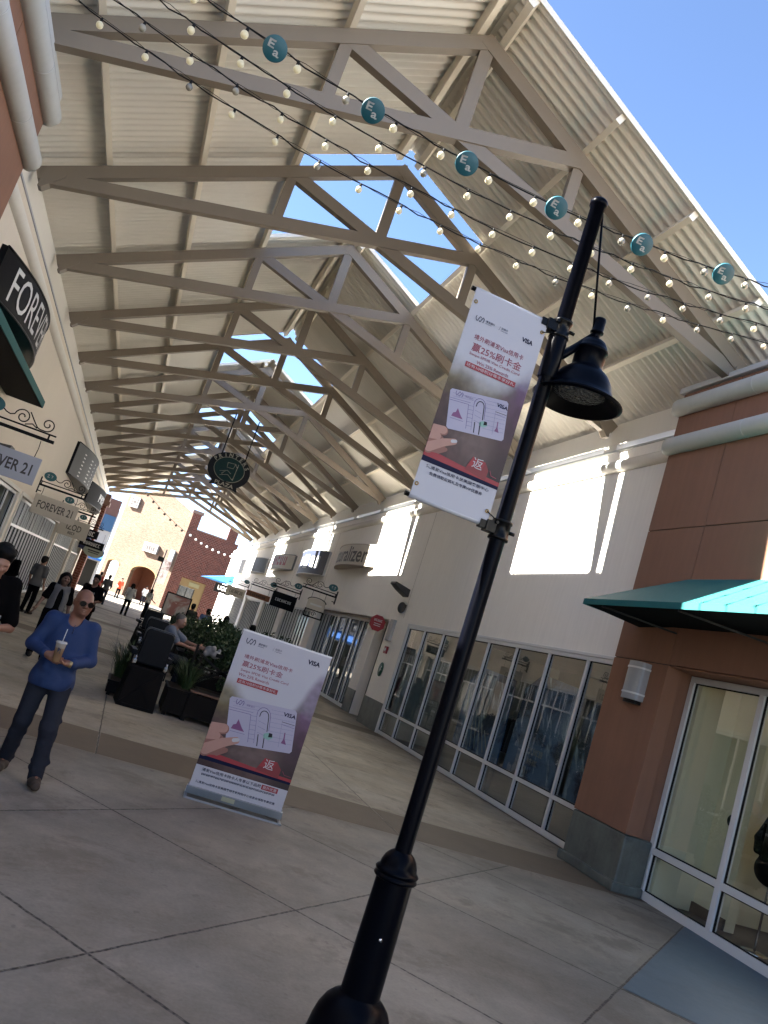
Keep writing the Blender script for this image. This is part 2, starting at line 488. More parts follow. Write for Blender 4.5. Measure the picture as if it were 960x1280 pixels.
N.put(wn.inputs['Vector'], N.comb(N.math('ADD', N.math('MULTIPLY', cellid(N, ua, -1.035, 2.0), front), N.math('MULTIPLY', cellid(N, X, .33, 3.7), back)), N.math('ADD', N.math('MULTIPLY', cellid(N, ub, 3.605, 2.03), front), N.math('MULTIPLY', cellid(N, Y, 16.0, 5.77), back)), 0.0))
slab = N.math('MULTIPLY_ADD', N.math('SUBTRACT', wn.outputs['Value'], .5), .16, 1.0)
g = N.math('MULTIPLY', N.math('ADD', g, 1.0), slab)
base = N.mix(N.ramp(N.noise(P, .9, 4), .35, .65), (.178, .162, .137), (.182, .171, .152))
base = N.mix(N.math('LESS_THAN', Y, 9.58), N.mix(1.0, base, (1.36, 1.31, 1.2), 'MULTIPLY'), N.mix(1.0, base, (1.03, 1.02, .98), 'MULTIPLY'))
c = N.mix(1.0, base, N.comb(g, g, g), 'MULTIPLY')
brown = N.math('MULTIPLY', N.ramp(N.noise(P, 1.3, 8, .72, .3), .50, .64), .55)
c = N.mix(brown, c, (.09, .075, .058))
near = N.math('MULTIPLY', N.math('MAXIMUM', N.math('MULTIPLY', lines(N, ua, -1.035, 2.0, .07), front), N.math('MULTIPLY', lines(N, ub, 3.605, 2.03, .05), front)), N.ramp(mid, .42, .62))
c = N.mix(N.math('MULTIPLY', near, .35), c, (.12, .105, .085))
spots = N.math('MAXIMUM', N.ramp(N.noise(P, 9.0, 2, .5), .68, .73), N.ramp(N.noise(N.scalev(P, (1.0, 1.0, 1.0)), 2.1, 2, .45), .72, .74))
c = N.mix(N.math('MULTIPLY', spots, .5), c, (.10, .09, .08))
c = N.mix(joint, c, (.022, .02, .018))
h = N.math('SUBTRACT', N.math('MULTIPLY', fine, .35), joint)
N.princ(out, c, N.math('MULTIPLY_ADD', mid, .25, .55), 0, .35, N.bump(h, .5, .008))
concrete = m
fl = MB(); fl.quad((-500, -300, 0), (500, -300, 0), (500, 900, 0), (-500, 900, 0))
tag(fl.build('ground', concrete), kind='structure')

band = M('tan_concrete', (.128, .098, .066), .75, var=.22, scale=1.6, bump=.2, bscale=90, dirt=.25)
bm_ = MB()
for y0, y1 in ((9.58, 10.88), (21.15, 22.45), (32.7, 34.0), (44.3, 45.6), (55.8, 57.1)):
    xs = [-3.58, .32, .345, 4.02, 4.045, 7.66]
    for i in (0, 2, 4):
        bm_.quad((xs[i], y0, .004), (xs[i + 1], y0, .004), (xs[i + 1], y1, .004), (xs[i], y1, .004))
tag(bm_.build('paving_bands', band), kind='structure')

def AB(a, b): return (a * ca + b * sa, -a * sa + b * ca)   # joint-grid coordinates to metres
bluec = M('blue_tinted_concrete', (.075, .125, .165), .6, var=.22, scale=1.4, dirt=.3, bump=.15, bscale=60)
b2 = MB()
poly = []
def gp(a, b): x, y = AB(a, b); return (x, y)
p0 = gp(-1.02, 7.70); p1 = gp(-1.02, 11.32); p2 = (7.655, p1[1] - .02); p3 = (7.655, 3.0)
dirb = np.array([ca, -sa]); tt = (7.655 - p0[0]) / dirb[0]; p3 = (7.655, p0[1] + dirb[1] * tt)
t1 = (7.655 - p0[0]) / sa; p1 = (7.655, p0[1] + ca * t1)
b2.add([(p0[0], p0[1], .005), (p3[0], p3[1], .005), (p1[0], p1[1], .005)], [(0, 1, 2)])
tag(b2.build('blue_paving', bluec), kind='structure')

# ------------------------------------------------------------------ canopy roof
XC, HS, ZE, ZR = 2.008, 5.541, 7.761, 10.708
SL = (ZR - ZE) / HS
def zr(x): return ZR - SL * abs(x - XC)
TY = [10.075 + 3.808 * i for i in range(15)]
trussm = M('taupe_steel_paint', (.185, .15, .113), .5, var=.06, scale=1.5, streak=.06)
purlm = M('cream_steel_paint', (.72, .655, .54), .5, var=.05, scale=1.5)
deckm = M('cream_corrugated_steel', (.65, .62, .555), .5, var=.06, scale=.7, streak=0, dirt=.12)
beamm = M('pale_eave_beam_paint', (.70, .67, .61), .55, var=.05, scale=.8, streak=.06)
roof = thing('canopy_roof', 'long gabled roof of cream corrugated steel on taupe scissor trusses over the walkway', 'canopy', (XC, 9.1, ZE))
PX = 1.84                                  # panel points either side of the ridge
CH = .21                                   # chord depth
n = unit((SL, 0, 1)); off = CH / 2
def chord_pts(sgn):
    a = np.array([XC + sgn * (HS + .14), 0, ZE - SL * .14]); b = np.array([XC, 0, ZR])
    nn = unit((sgn * SL, 0, 1)); return a - nn * off, b - nn * off * 1.0 - np.array([0, 0, .01])
def truss(y):
    t = MB(); Yv = np.array([0, y, 0]); sd = (0, 1, 0)
    for s in (-1, 1):
        a, b = chord_pts(s); t.bar(a + Yv, b + Yv + np.array([s * -.03, 0, 0]), .163 + .004 * s, CH, sd)
    tr = t.build('roof_truss', trussm, roof)
    for s in (-1, 1):                       # scissor chords: eave to the far panel point
        q = MB(); a = np.array([XC + s * (HS - .06), y + s * .012, ZE - .18]); b = np.array([XC - s * (PX - .02), y + s * .012, zr(XC + PX) - .16])
        q.bar(a, b, .15, CH, sd); q.build('bottom_chord', trussm, tr, base=base_of(roof))
    zc = ZE - .18 + (zr(XC + PX) - .17 - ZE + .16) * (HS - .12) / (HS - .12 + PX - .02)
    q = MB(); q.bar((XC, y, zc + .06), (XC, y, ZR - .2), .13, .2, sd); q.build('king_post', trussm, tr, base=base_of(roof))
    for s in (-1, 1):
        x = XC + s * PX; zb = ZE - .16 + (zr(XC + PX) - ZE) * (HS - PX) / (HS + PX) * 1.0
        q = MB(); q.bar((x, y, zb + .03), (x, y, zr(x) - .15), .12, .17, sd); q.build('strut', trussm, tr, base=base_of(roof))
        q = MB(); xe = XC + s * HS
        q.prism([(0, 0), (-s * .34, 0), (-s * .34, -.05), (-s * .05, -.36), (0, -.36)] if s > 0 else [(0, 0), (0, -.36), (.05, -.36), (.34, -.05), (.34, 0)], (xe, y - .1, ZE - .01), (1, 0, 0), (0, 0, 1), (0, .2, 0))
        q.build('bearing_plate', trussm, tr, base=base_of(roof))
for y in TY: truss(y)
open_bays = {1, 4, 7, 10, 13}
def spans():
    out = []; y = 9.1
    for i in sorted(open_bays):
        out.append((y, TY[i] - .21)); y = TY[i + 1] - .29
    out.append((y, TY[14] + .5)); return out
SP = spans()
y_end = TY[14] + .5
# purlins
for s in (-1, 1):
    for d in (.88, 2.24, HS - PX):           # distance from the eave
        x = XC + s * (HS - d); z = zr(x); nn = unit((s * SL, 0, 1)); tv = unit((1, 0, -s * SL))
        q = MB(); c0 = np.array([x, 9.15, z]) + nn * .075; c1 = np.array([x, y_end - .03, z]) + nn * .075
        q.obox((c0 + c1) / 2, (0, (y_end - 9.18) / 2, 0), tv * .045, nn * .073); q.build('purlin', purlm, roof)
    for (ya, yb) in SP:
        x = XC + s * .17; z = zr(x); nn = unit((s * SL, 0, 1)); tv = unit((1, 0, -s * SL))
        q = MB(); c = np.array([x, (ya + yb) / 2, z]) + nn * .075
        q.obox(c, (0, (yb - ya) / 2 - .02, 0), tv * .055, nn * .073); q.build('ridge_purlin', purlm, roof)
# corrugated deck
PITCH = .172
def deck(sgn, d0, d1, ya, yb):
    q = MB(); seg = 6
    nseg = int((yb - ya) / PITCH * seg); ys = np.linspace(ya, yb, nseg + 1)
    wave = .027 * np.cos(2 * np.pi * ys / PITCH)
    xs = [XC + sgn * (HS - d0), XC + sgn * (HS - d1)]
    nn = unit((sgn * SL, 0, 1)); vs = []
    for x in xs:
        b = np.array([x, 0, zr(x)]) + nn * (.15 + .034)
        for yy, wv_ in zip(ys, wave): vs.append((b[0] + nn[0] * wv_, yy, b[2] + nn[2] * wv_))
    n1 = len(ys)
    fs = [(i, i + 1, n1 + i + 1, n1 + i) for i in range(nseg)]
    q.add(vs, fs, 0, True)
    q.add([(x + nn[0] * .004, y, z + nn[2] * .004) for x, y, z in vs], [f[::-1] for f in fs], 0, True)   # upper skin
    return q.build('roof_sheeting', deckm, roof)
for s in (-1, 1):
    deck(s, -.30, HS - PX + .03, 9.1, y_end)
    for (ya, yb) in SP: deck(s, HS - PX + .028, HS + .02, ya, yb)
for (ya, yb) in SP:                          # ridge cap and verge trims at the ends of each raised piece
    q = MB()
    q.prism([(-.34, -.34 * SL + .19), (0, .20), (.34, -.34 * SL + .19), (.34, -.34 * SL + .20), (0, .225), (-.34, -.34 * SL + .20)][::-1], (XC, ya, ZR + .02), (1, 0, 0), (0, 0, 1), (0, yb - ya, 0))
    q.build('ridge_cap', deckm, roof)
    for s in (-1, 1):
        for ye in (ya, yb):
            if ye == 9.1 or ye == y_end: d0 = -.30
            else: d0 = HS - PX
            x0 = XC + s * (HS - d0); x1 = XC + s * .02; nn = unit((s * SL, 0, 1))
            a = np.array([x0, ye, zr(x0)]) + nn * .17; b = np.array([x1, ye, zr(x1)]) + nn * .17
            q = MB(); q.bar(a, b, .012, .085, (0, 1, 0)); q.build('verge_trim', purlm, roof)
# eave beams on short posts above the shop parapets
for s in (-1, 1):
    xe = XC + s * HS
    xe = XC + s * (HS + .165)
    q = MB(); q.box(min(xe, xe + s * .18), max(xe, xe + s * .18), 11.14, y_end, 7.28, 7.74)
    q.build('eave_beam', beamm, roof)
    for y in TY[1:]:
        q = MB(); q.box(xe + s * .06 - .06, xe + s * .06 + .06, y - .22, y + .22, 7.03, 7.278); q.build('beam_bearing', beamm, roof)
# ------------------------------------------------------------------ shop ranges either side
XR_, XL_ = 7.71, -3.6
def moulding(q, xw, s, y0, y1):
    """s = +1: right wall seen from its left face. Half round string course with a flat cap above."""
    pr = []
    for k in range(9):
        a = -math.pi / 2 + math.pi * k / 8
        pr.append((-s * .13 * math.cos(a), 6.77 + .12 * math.sin(a)))
    pr += [(-s * .0, 6.90)]
    vs = [(xw + p[0], y0, p[1]) for p in pr] + [(xw + p[0], y1, p[1]) for p in pr]
    nn = len(pr); fs = [(i, i + 1, nn + i + 1, nn + i) for i in range(nn - 1)]
    q.add(vs, fs, 0, True)
    q.add(vs, [tuple(range(nn)), tuple(range(nn, 2 * nn))], 0)

def storefront(b, xw, s, y0, y1, z0, z1, mulls, mid=None, depth=.0, fw=.05, gl=win, doors=(), name='shop_window', room=None):
    """aluminium frame with panes; s=+1 right side. xw: outer face of frame. mulls: list of y for mullions"""
    x0, x1 = (xw, xw + s * .09); lo, hi = min(x0, x1), max(x0, x1)
    f = MB(); ys = sorted([y0, y1] + list(mulls))
    f.box(lo, hi, y0, y1, z1 - fw, z1); f.box(lo, hi, y0, y1, z0, z0 + fw * 1.3)
    for y in ys:
        a = y - fw / 2
        if y == y0: a = y0
        if y == y1: a = y1 - fw
        f.box(lo - .003, hi + .003, a, a + fw, z0 + fw * 1.3, z1 - fw)
    if mid:
        for i in range(len(ys) - 1):
            f.box(lo, hi, ys[i] + fw / 2, ys[i + 1] - fw / 2, mid - fw / 2, mid + fw / 2)
    fr = f.build(name, framem, b, bevel=.004)
    g = MB(); xg = xw + s * .05
    g.quad((xg, y0 + .01, z0 + .01), (xg, y1 - .01, z0 + .01), (xg, y1 - .01, z1 - .01), (xg, y0 + .01, z1 - .01))
    g.build('pane', gl, fr, base=base_of(b))
    k = MB(); xk = xw + s * .045
    for i in range(len(ys) - 1):            # dark gaskets round each light
        for za, zb in ([(z0 + fw * 1.3, mid - fw / 2), (mid + fw / 2, z1 - fw)] if mid else [(z0 + fw * 1.3, z1 - fw)]):
            a, c = ys[i] + fw / 2, ys[i + 1] - fw / 2
            if ys[i] == y0: a = y0 + fw
            if ys[i + 1] == y1: c = y1 - fw
            for (ya, yb, zc, zd) in ((a, a + .016, za, zb), (c - .016, c, za, zb), (a + .016, c - .016, za, za + .016), (a + .016, c - .016, zb - .016, zb)):
                k.box(xk - .012, xk + .012, ya, yb, zc, zd)
    k.build('gasket', gasket, fr, base=base_of(b))
    return fr

def room(b, xw, s, y0, y1, z1, depth, wallc, floorc, name='shop_interior'):
    q = MB(); x0 = xw + s * .12; x1 = xw + s * depth
    q.quad((x1, y0, 0.01), (x1, y1, .01), (x1, y1, z1), (x1, y0, z1), 0)
    q.quad((x0, y0, .01), (x1, y0, .01), (x1, y0, z1), (x0, y0, z1), 0)
    q.quad((x0, y1, .01), (x1, y1, .01), (x1, y1, z1), (x0, y1, z1), 0)
    q.quad((x0, y0, z1), (x1, y0, z1), (x1, y1, z1), (x0, y1, z1), 0)
    q.quad((x0, y0, .01), (x1, y0, .01), (x1, y1, .01), (x0, y1, .01), 1)
    return q.build(name, [wallc, floorc], b)

intw = M('shop_wall_paint', (.33, .32, .26), .7, var=.1, scale=.6)
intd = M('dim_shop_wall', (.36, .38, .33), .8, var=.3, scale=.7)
intf = M('shop_floor', (.10, .075, .05), .5, var=.2)

# ---- right range: wall pieces round its openings
rb = thing('shop_building', 'long cream shop wall with patches of sunlight and bowed signs, right side', 'building', (XR_, 37, 0))
W = MB()
XO = XR_ + 6.0
# (y0, y1, z0, z1) openings
openR = [(11.2, 22.15, 0, 3.10), (24.15, 34.0, 0, 3.15), (35.2, 41.6, 0, 3.10), (42.8, 48.6, 0, 3.10), (49.8, 56.2, 0, 3.10), (57.4, 63.4, 0, 3.10)]
def wall_with_openings(W, xw, s, y0, y1, z1, ops, t=.25):
    lo, hi = min(xw, xw + s * t), max(xw, xw + s * t)
    c = y0
    for (a, b_, za, zb) in ops:
        if a > c: W.box(lo, hi, c, a, 0, z1)
        W.box(lo, hi, a, b_, zb, z1)
        c = b_
    if c < y1: W.box(lo, hi, c, y1, 0, z1)
wall_with_openings(W, XR_, 1, 11.1, 74.0, 7.11, openR)
W.box(XR_ + .25, XO, 11.1, 74, 6.70, 6.80)           # flat roof
W.box(XO, XO + .25, 11.1, 74, 0, 6.98); W.box(XR_ + .25, XO, 73.75, 74, 0, 6.7)
W.build('wall', stucco, rb)
q = MB(); moulding(q, XR_, 1, 11.12, 74.0); q.build('string_course', mouldm, rb)
q = MB(); q.box(XR_ - .02, XR_ + .28, 11.12, 74.0, 7.113, 7.15); q.build('coping', capm, rb)
for y in (22.9, 34.6, 42.2, 49.2, 56.8):             # control joints in the render
    q = MB(); q.box(XR_ - .0015, XR_ + .002, y - .008, y + .008, 3.3, 6.62); q.build('control_joint', M('render_joint', (.36, .33, .29), .9) if y == 22.9 else bpy.data.materials['render_joint'], rb)
storefront(rb, XR_ - .02, 1, 11.2, 22.15, .02, 3.10, [22.15 - 1.365 * k for k in range(1, 8)], mid=.66, fw=.07)
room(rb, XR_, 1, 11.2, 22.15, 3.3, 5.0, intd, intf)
q = MB(); q.box(XR_ + .02, XR_ + .25, 11.2, 22.15, .005, .02); q.build('threshold', capm, rb)
# moulded frame line over the big window
q = MB(); q.box(XR_ - .035, XR_ + .02, 11.12, 22.22, 3.103, 3.16); q.box(XR_ - .035, XR_ + .02, 22.152, 22.22, .0, 3.10); q.build('window_trim', framem, rb, bevel=.006)
q = MB(); q.box(XR_ - .03, XR_ + .03, 22.25, 24.13, .0, .80); q.build('stone_plinth', marble, rb, bevel=.012)
# recessed lobby
q = MB()
q.box(XR_ + .25, XR_ + 1.5, 24.13, 24.15, 0, 3.15); q.box(XR_ + 1.42, XR_ + 1.5, 24.15, 26.2, 0, 3.15)
q.box(XR_ + .0, XR_ + 1.5, 24.15, 34.0, 3.152, 3.20); q.build('lobby_wall', stuccoL, rb)
q = MB(); q.box(XR_ + .30, XR_ + .62, 26.2, 27.1, 0, 3.15); q.build('lobby_pier', stucco, rb)
q = MB(); q.box(XR_ + 1.36, XR_ + 1.42, 24.9, 25.05, .3, 2.2); q.build('pull_handle', blackm, rb)
q = MB(); q.box(XR_ + .27, XR_ + .302, 26.18, 27.12, 0, .75); q.build('stone_plinth', marble, rb)
storefront(rb, XR_ + .3, 1, 27.1, 34.0, .02, 3.14, [27.8, 28.4, 29.6, 30.2, 31.3, 32.0, 32.9, 33.4], mid=None, fw=.09, name='glazed_entrance')
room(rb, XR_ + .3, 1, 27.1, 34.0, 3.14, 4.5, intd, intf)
for (a, b_, za, zb) in openR[2:]:
    n_ = int((b_ - a) / .62)
    storefront(rb, XR_ + .12, 1, a, b_, .02, zb, [a + (b_ - a) * k / n_ for k in range(1, n_)], mid=None, fw=.085, name='glazed_entrance')
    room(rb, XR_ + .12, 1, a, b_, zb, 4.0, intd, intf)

# things behind the glass of the big window: a winter sports display
def display_mat(name, dark, mid_, pale, seed):
    m, nt, out = new_mat(name); N = NT(nt); P = N.coords()
    mp = N.n('ShaderNodeMapping'); N.put(mp.inputs[0], P); mp.inputs['Location'].default_value = (seed, seed * 2, seed); mp.inputs['Rotation'].default_value = (R(25), 0, 0)
    v = mp.outputs[0]
    a = N.noise(N.scalev(v, (1, .8, 1.0)), .9, 6, .62, 1.2); b = N.noise(N.scalev(v, (1, 1.6, .5)), 3.0, 4, .6, .5)
    c = N.mix(N.ramp(a, .40, .56), dark, mid_); c = N.mix(N.ramp(b, .55, .72), c, pale)
    N.princ(out, c, .5, 0, .3); return m
skid = [display_mat('winter_display_print', (.018, .028, .055), (.10, .18, .30), (.34, .46, .54), s) for s in (1.3, 6.2, 4.1)]
for i, (ya, yb, zt, slant) in enumerate(((15.5, 17.9, 2.5, .5), (13.2, 15.3, 2.65, .6), (11.3, 13.0, 2.4, .3))):
    t = thing('window_display', ['tall greenish display print with pale slanting strokes behind shop glass, beside the lamp post', 'dark blue snowy slope display print standing in the middle of the shop window', 'dark blue display print nearest the terracotta corner tower behind shop glass'][i], 'display', (XR_ + .8, (ya + yb) / 2, 0), group='display prints in the shop window')
    q = MB(); xx = XR_ + .34 + .05 * i
    q.prism([(ya, .66), (yb, .66), (yb - slant * .1, zt - .35), (yb - slant, zt), (ya + .15, zt - .1)], (xx, 0, 0), (0, 1, 0), (0, 0, 1), (.03, 0, 0)); q.build('print', skid[i], t)
    q = MB(); q.box(xx - .12, xx + .35, ya - .05, yb + .05, .02, .655); q.build('plinth', M('display_plinth_%d' % i, (.25, .24, .21), .7), t)
    q = MB()
    if i == 1:
        fn = plane((xx - .004, yb - .2, 1.0), (0, -1, 0), (0, 0, 1)); q.text('~8', fn, .6, .12, h=.12); q.text('~6', fn, .7, -.06, h=.1)
    if i == 0:
        for k in range(7):
            q.bar((xx - .008, ya + .5 + k * .22, .75), (xx - .008, ya + .9 + k * .22, 1.2 + .12 * k), .004, .03, (1, 0, 0))
    if i == 2:
        q.prism([(ya + .2, .8), (ya + 1.2, 1.1), (ya + 1.4, 1.6), (ya + .9, 2.0), (ya + .5, 1.5)], (xx - .008, 0, 0), (0, 1, 0), (0, 0, 1), (.005, 0, 0))
    q.build('graphic', M('pale_frost_ink_%d' % i, ((.34, .40, .38), (.34, .36, .32), (.03, .05, .11))[i], .6), t)
# hanging clothes rails and an inner doorway seen through the far lights
rail = thing('clothes_rail', 'dark rail of hanging jackets far inside the big shop window', 'clothes rail', (XR_ + 2.2, 19.6, 0))
q = MB(); q.tube([(XR_ + 2.2, 18.3, .0), (XR_ + 2.2, 18.3, 1.6), (XR_ + 2.2, 21.0, 1.6), (XR_ + 2.2, 21.0, 0)], .02, 6); q.build('rail_frame', chrome, rail)
for k in range(16):
    y = 18.4 + k * .16; q = MB(); q.prism([(-.22, 1.5), (-.06, 1.57), (.06, 1.57), (.22, 1.5), (.25, .75 + .1 * random.random()), (-.25, .75)], (XR_ + 2.2, y, 0), (1, 0, 0), (0, 0, 1), (0, .07, 0))
    q.build('jacket', M('jacket_cloth_%d' % k, random.choice([(.02, .02, .025), (.05, .06, .07), (.03, .05, .05), (.10, .10, .09)]), .8), rail)

# ---- right corner tower
tw = thing('corner_tower', 'terracotta corner tower with green stone base and teal awning, right of the lamp post', 'building', (7.2, 8, 0))
TX = 7.2
def tower_panels(b, tx, s, ys, zs, mat, skip=()):
    w_ = MB(); g_ = MB()
    lo, hi = min(tx, tx + s * .25), max(tx, tx + s * .25)
    for i in range(len(ys) - 1):
        for j in range(len(zs) - 1):
            if (i, j) in skip: continue
            w_.box(lo, hi, ys[i] + .007, ys[i + 1] - .007, zs[j] + .007, zs[j + 1] - .007)
            glo, ghi = min(tx + s * .018, tx + s * .2), max(tx + s * .018, tx + s * .2)
            ga = ys[i] + (.02 if i == 0 or (i - 1, j) in skip else 0); gb = ys[i + 1] - (.02 if i == len(ys) - 2 or (i + 1, j) in skip else 0)
            g_.box(glo, ghi, ga, gb, zs[j] + (.02 if j == 0 or (i, j - 1) in skip else 0), zs[j + 1] - (.02 if j == len(zs) - 2 else 0))
    w_.build('wall', mat, b, bevel=.004); g_.build('panel_joint', groove, b)
tower_panels(tw, TX, 1, [3.0, 6.4, 9.76, 11.1], [.74, 3.09, 5.15, 7.53], terra, skip=((0, 0), (1, 0)))
q = MB(); q.box(TX + .25, 12.5, 9.845, 11.08, 0, 7.50)          # return wall towards the lobby window
q.build('pillar_core', terra, tw)
q = MB(); q.box(TX + .255, 12.5, 3.0, 9.84, 3.12, 7.50); q.box(12.2, 12.5, 3, 9.83, 0, 3.12); q.box(TX + .25, 12.2, 3.0, 3.2, 0, 3.12); q.build('upper_wall', terra, tw)
q = MB(); q.box(TX + .02, TX + .5, 3.0, 9.82, 3.07, 3.085); q.build('soffit', terra, tw)
q = MB(); q.box(TX + .002, TX + .445, 9.755, 11.10, 0, .735); q.box(TX - .05, TX + .44, 9.70, 11.14, 0, .13); q.build('stone_base', marble, tw, bevel=.02)
for z in (7.26, 6.58):
    q = MB(); rr_ = .14
    pts = [(TX + .10, 11.14, z), (TX - .01, 11.12, z), (TX - .045, 11.05, z)] + [(TX - .045, y, z) for y in (10.9, 8, 6.2, 4, 3.0)]
    q.tube(pts, [rr_ * .75, rr_ * .93, rr_] + [rr_] * 5, 20); q.build('half_round_band', tubem, tw)
    for y in (9.3, 6.3):
        q = MB(); q.tube([(TX - .045, y, z), (TX - .045, y + .012, z)], rr_ + .003, 20); q.build('band_joint', M('band_seam', (.62, .62, .6), .7) if 'band_seam' not in bpy.data.materials else bpy.data.materials['band_seam'], tw)
q = MB(); q.box(TX - .06, 12.6, 2.9, 11.16, 7.535, 7.63); q.build('coping', capm, tw, bevel=.01)
storefront(tw, 7.66, 1, 4.2, 9.83, .0, 3.06, [9.83 - 1.37 * k for k in range(1, 5)], mid=.64, fw=.085, gl=winc)
# bright empty shop behind
q = MB()
q.box(8.75, 8.9, 3.2, 12.0, 0.011, 3.07, 0); q.box(12.0, 12.15, 3.2, 9.8, .01, 3.07, 0)
q.quad((7.76, 3.2, 3.068), (12, 3.2, 3.068), (12, 9.82, 3.068), (7.76, 9.82, 3.068), 0)
q.quad((7.76, 3.2, .008), (12, 3.2, .008), (12, 9.82, .008), (7.76, 9.82, .008), 1)
q = MB()
q.box(11.3, 11.45, 3.2, 9.82, .02, 3.06, 0)
q.box(8.45, 8.6, 9.05, 9.70, .02, 3.06, 0)
q.box(7.78, 11.3, 9.70, 9.82, .02, 3.06, 0)
q.quad((7.76, 3.2, 3.066), (11.4, 3.2, 3.066), (11.4, 9.82, 3.066), (7.76, 9.82, 3.066), 0)
q.quad((7.70, 3.2, .008), (11.4, 3.2, .008), (11.4, 9.82, .008), (7.70, 9.82, .008), 1)
q.box(11.27, 11.298, 5.5, 6.6, .02, 2.2, 2); q.box(11.24, 11.296, 5.4, 5.5, .02, 2.3, 0); q.box(11.24, 11.296, 6.6, 6.7, .02, 2.3, 0)
q.box(8.41, 8.448, 9.06, 9.69, .02, .16, 3)
q.box(11.26, 11.298, 6.72, 9.68, .02, .16, 3)
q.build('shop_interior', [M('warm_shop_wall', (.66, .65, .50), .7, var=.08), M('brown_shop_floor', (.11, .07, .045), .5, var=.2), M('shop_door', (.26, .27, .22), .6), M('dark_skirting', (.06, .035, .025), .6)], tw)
q = MB(); q.sphere((8.445, 9.3, 2.72), (.02, .07, .07)); q.sphere((8.445, 9.35, 1.35), (.02, .08, .08)); q.build('wall_fitting', blackm, tw)

aw = thing('hip_awning', 'teal canvas hip awning projecting from the terracotta tower, one corner in sunlight', 'awning', (7.2, 7, 3.6))
AX, AZ = 6.18, 3.70
y1_, y0_ = 10.66, 3.4
q = MB()
A = (AX, y1_, AZ); B = (AX, y0_, AZ); C_ = (TX - .005, y0_ + .86, 4.34); D = (TX - .005, y1_ - .86, 4.34)
E1 = (TX - .005, y1_, AZ); E0 = (TX - .005, y0_, AZ)
q.add([A, B, C_, D], [(0, 1, 2, 3)]); q.add([A, D, E1], [(0, 1, 2)]); q.add([B, E0, C_], [(0, 1, 2)])
o = q.build('canopy', tealm, aw); sm = o.modifiers.new('t', 'SOLIDIFY'); sm.thickness = .008; sm.offset = -1
q = MB(); q.box(AX - .006, AX, y0_, y1_, AZ - .085, AZ - .001); q.box(AX, TX - .01, y1_, y1_ + .006, AZ - .085, AZ - .001); q.build('valance', tealm, aw)
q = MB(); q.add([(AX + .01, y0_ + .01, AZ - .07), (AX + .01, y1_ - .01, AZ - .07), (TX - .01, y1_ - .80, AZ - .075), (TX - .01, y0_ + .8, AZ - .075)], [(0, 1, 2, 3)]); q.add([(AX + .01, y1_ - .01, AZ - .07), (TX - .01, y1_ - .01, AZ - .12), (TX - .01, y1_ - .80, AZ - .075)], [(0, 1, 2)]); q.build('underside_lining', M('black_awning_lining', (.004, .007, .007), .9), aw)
gft = M('grey_frame_tube', (.045, .047, .047), .6)
for y in (9.9, 8.2, 6.4, 4.6):
    q = MB(); q.tube([(AX + .06, y + .35, AZ - .085), (TX - .01, y - .15, AZ - .16)], .014, 6); q.build('frame_arm', gft, aw)

sc_ = thing('wall_sconce', 'pale grey half cylinder wall light on the terracotta pillar under the awning', 'wall light', (7.2, 10.3, 2.75))
q = MB(); pr = [(-.19, 0), (-.19, -.10)] + [(.19 * math.sin(a), -.10 - .07 * math.cos(a)) for a in np.linspace(-1.2, 1.2, 9)] + [(.19, -.10), (.19, 0)]
def halfcyl(q, z0, z1, g):
    q.prism([(p[0] * g, p[1] * g) for p in pr], (7.2, 10.31, z0), (0, 1, 0), (1, 0, 0), (0, 0, z1 - z0))
halfcyl(q, 2.50, 3.05, 1.0); q.build('lamp_shade', M('frosted_sconce', (.36, .37, .38), .5), sc_, bevel=.004)
q = MB(); halfcyl(q, 2.95, 2.975, 1.05); halfcyl(q, 2.58, 2.605, 1.05); q.build('trim_ring', framem, sc_)
q = MB(); halfcyl(q, 2.45, 2.499, .8); q.build('bottom_cap', gasket, sc_)

bl = thing('black_jacket', 'black jacket on a stand inside the corner shop, cut by the frame edge', 'jacket', (8.3, 8.35, 0))
q = MB(); sdf_mesh(q, [cap((8.3, 8.36, 1.0), (8.3, 8.36, 1.55), .17, .15, .05), cap((8.3, 8.52, 1.55), (8.26, 8.62, 1.3), .07, .06), cap((8.26, 8.62, 1.3), (8.15, 8.50, 1.16), .06, .05), cap((8.3, 8.2, 1.55), (8.3, 8.1, 1.2), .07, .06), ell((8.3, 8.36, .98), (.17, .24, .2))], .02); q.build('cloth', blackm, bl)
q = MB(); q.tube([(8.3, 8.36, .01), (8.3, 8.36, 1.75)], .015, 6); q.lathe([(0.16, .012), (.16, .03), (.02, .05)], (8.3, 8.36, 0), 16); q.build('stand', chrome, bl)

# ---- left range
lb = thing('shop_building', 'beige shop range with clothing shop signs and scroll brackets along the left of the walkway', 'building', (XL_, 35, 0))
openL = [(13.2, 24.4, 0, 3.18), (25.2, 38.0, 0, 3.18), (39.2, 49.5, 0, 3.15), (50.5, 58.0, 0, 3.15)]
W = MB(); wall_with_openings(W, XL_, -1, 11.1, 60.0, 7.11, openL)
W.box(-10, XL_ - .25, 11.1, 60, 6.70, 6.80); W.box(-10.2, -10, 11.1, 60, 0, 7.0); W.box(-10, XL_ - .25, 59.75, 60, 0, 6.7)
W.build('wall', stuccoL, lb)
q = MB(); q.box(-9.9, -7.6, 9.0, 60, 6.8, 10.6); q.build('added_sun_block', stuccoL, lb)  # unseen mass added to stop sun leaking through the left eave gap
q = MB(); moulding(q, XL_, -1, 11.12, 60.0); q.build('string_course', mouldm, lb)
q = MB(); q.box(XL_ - .28, XL_ + .02, 11.12, 60, 7.113, 7.15); q.build('coping', whites, lb)
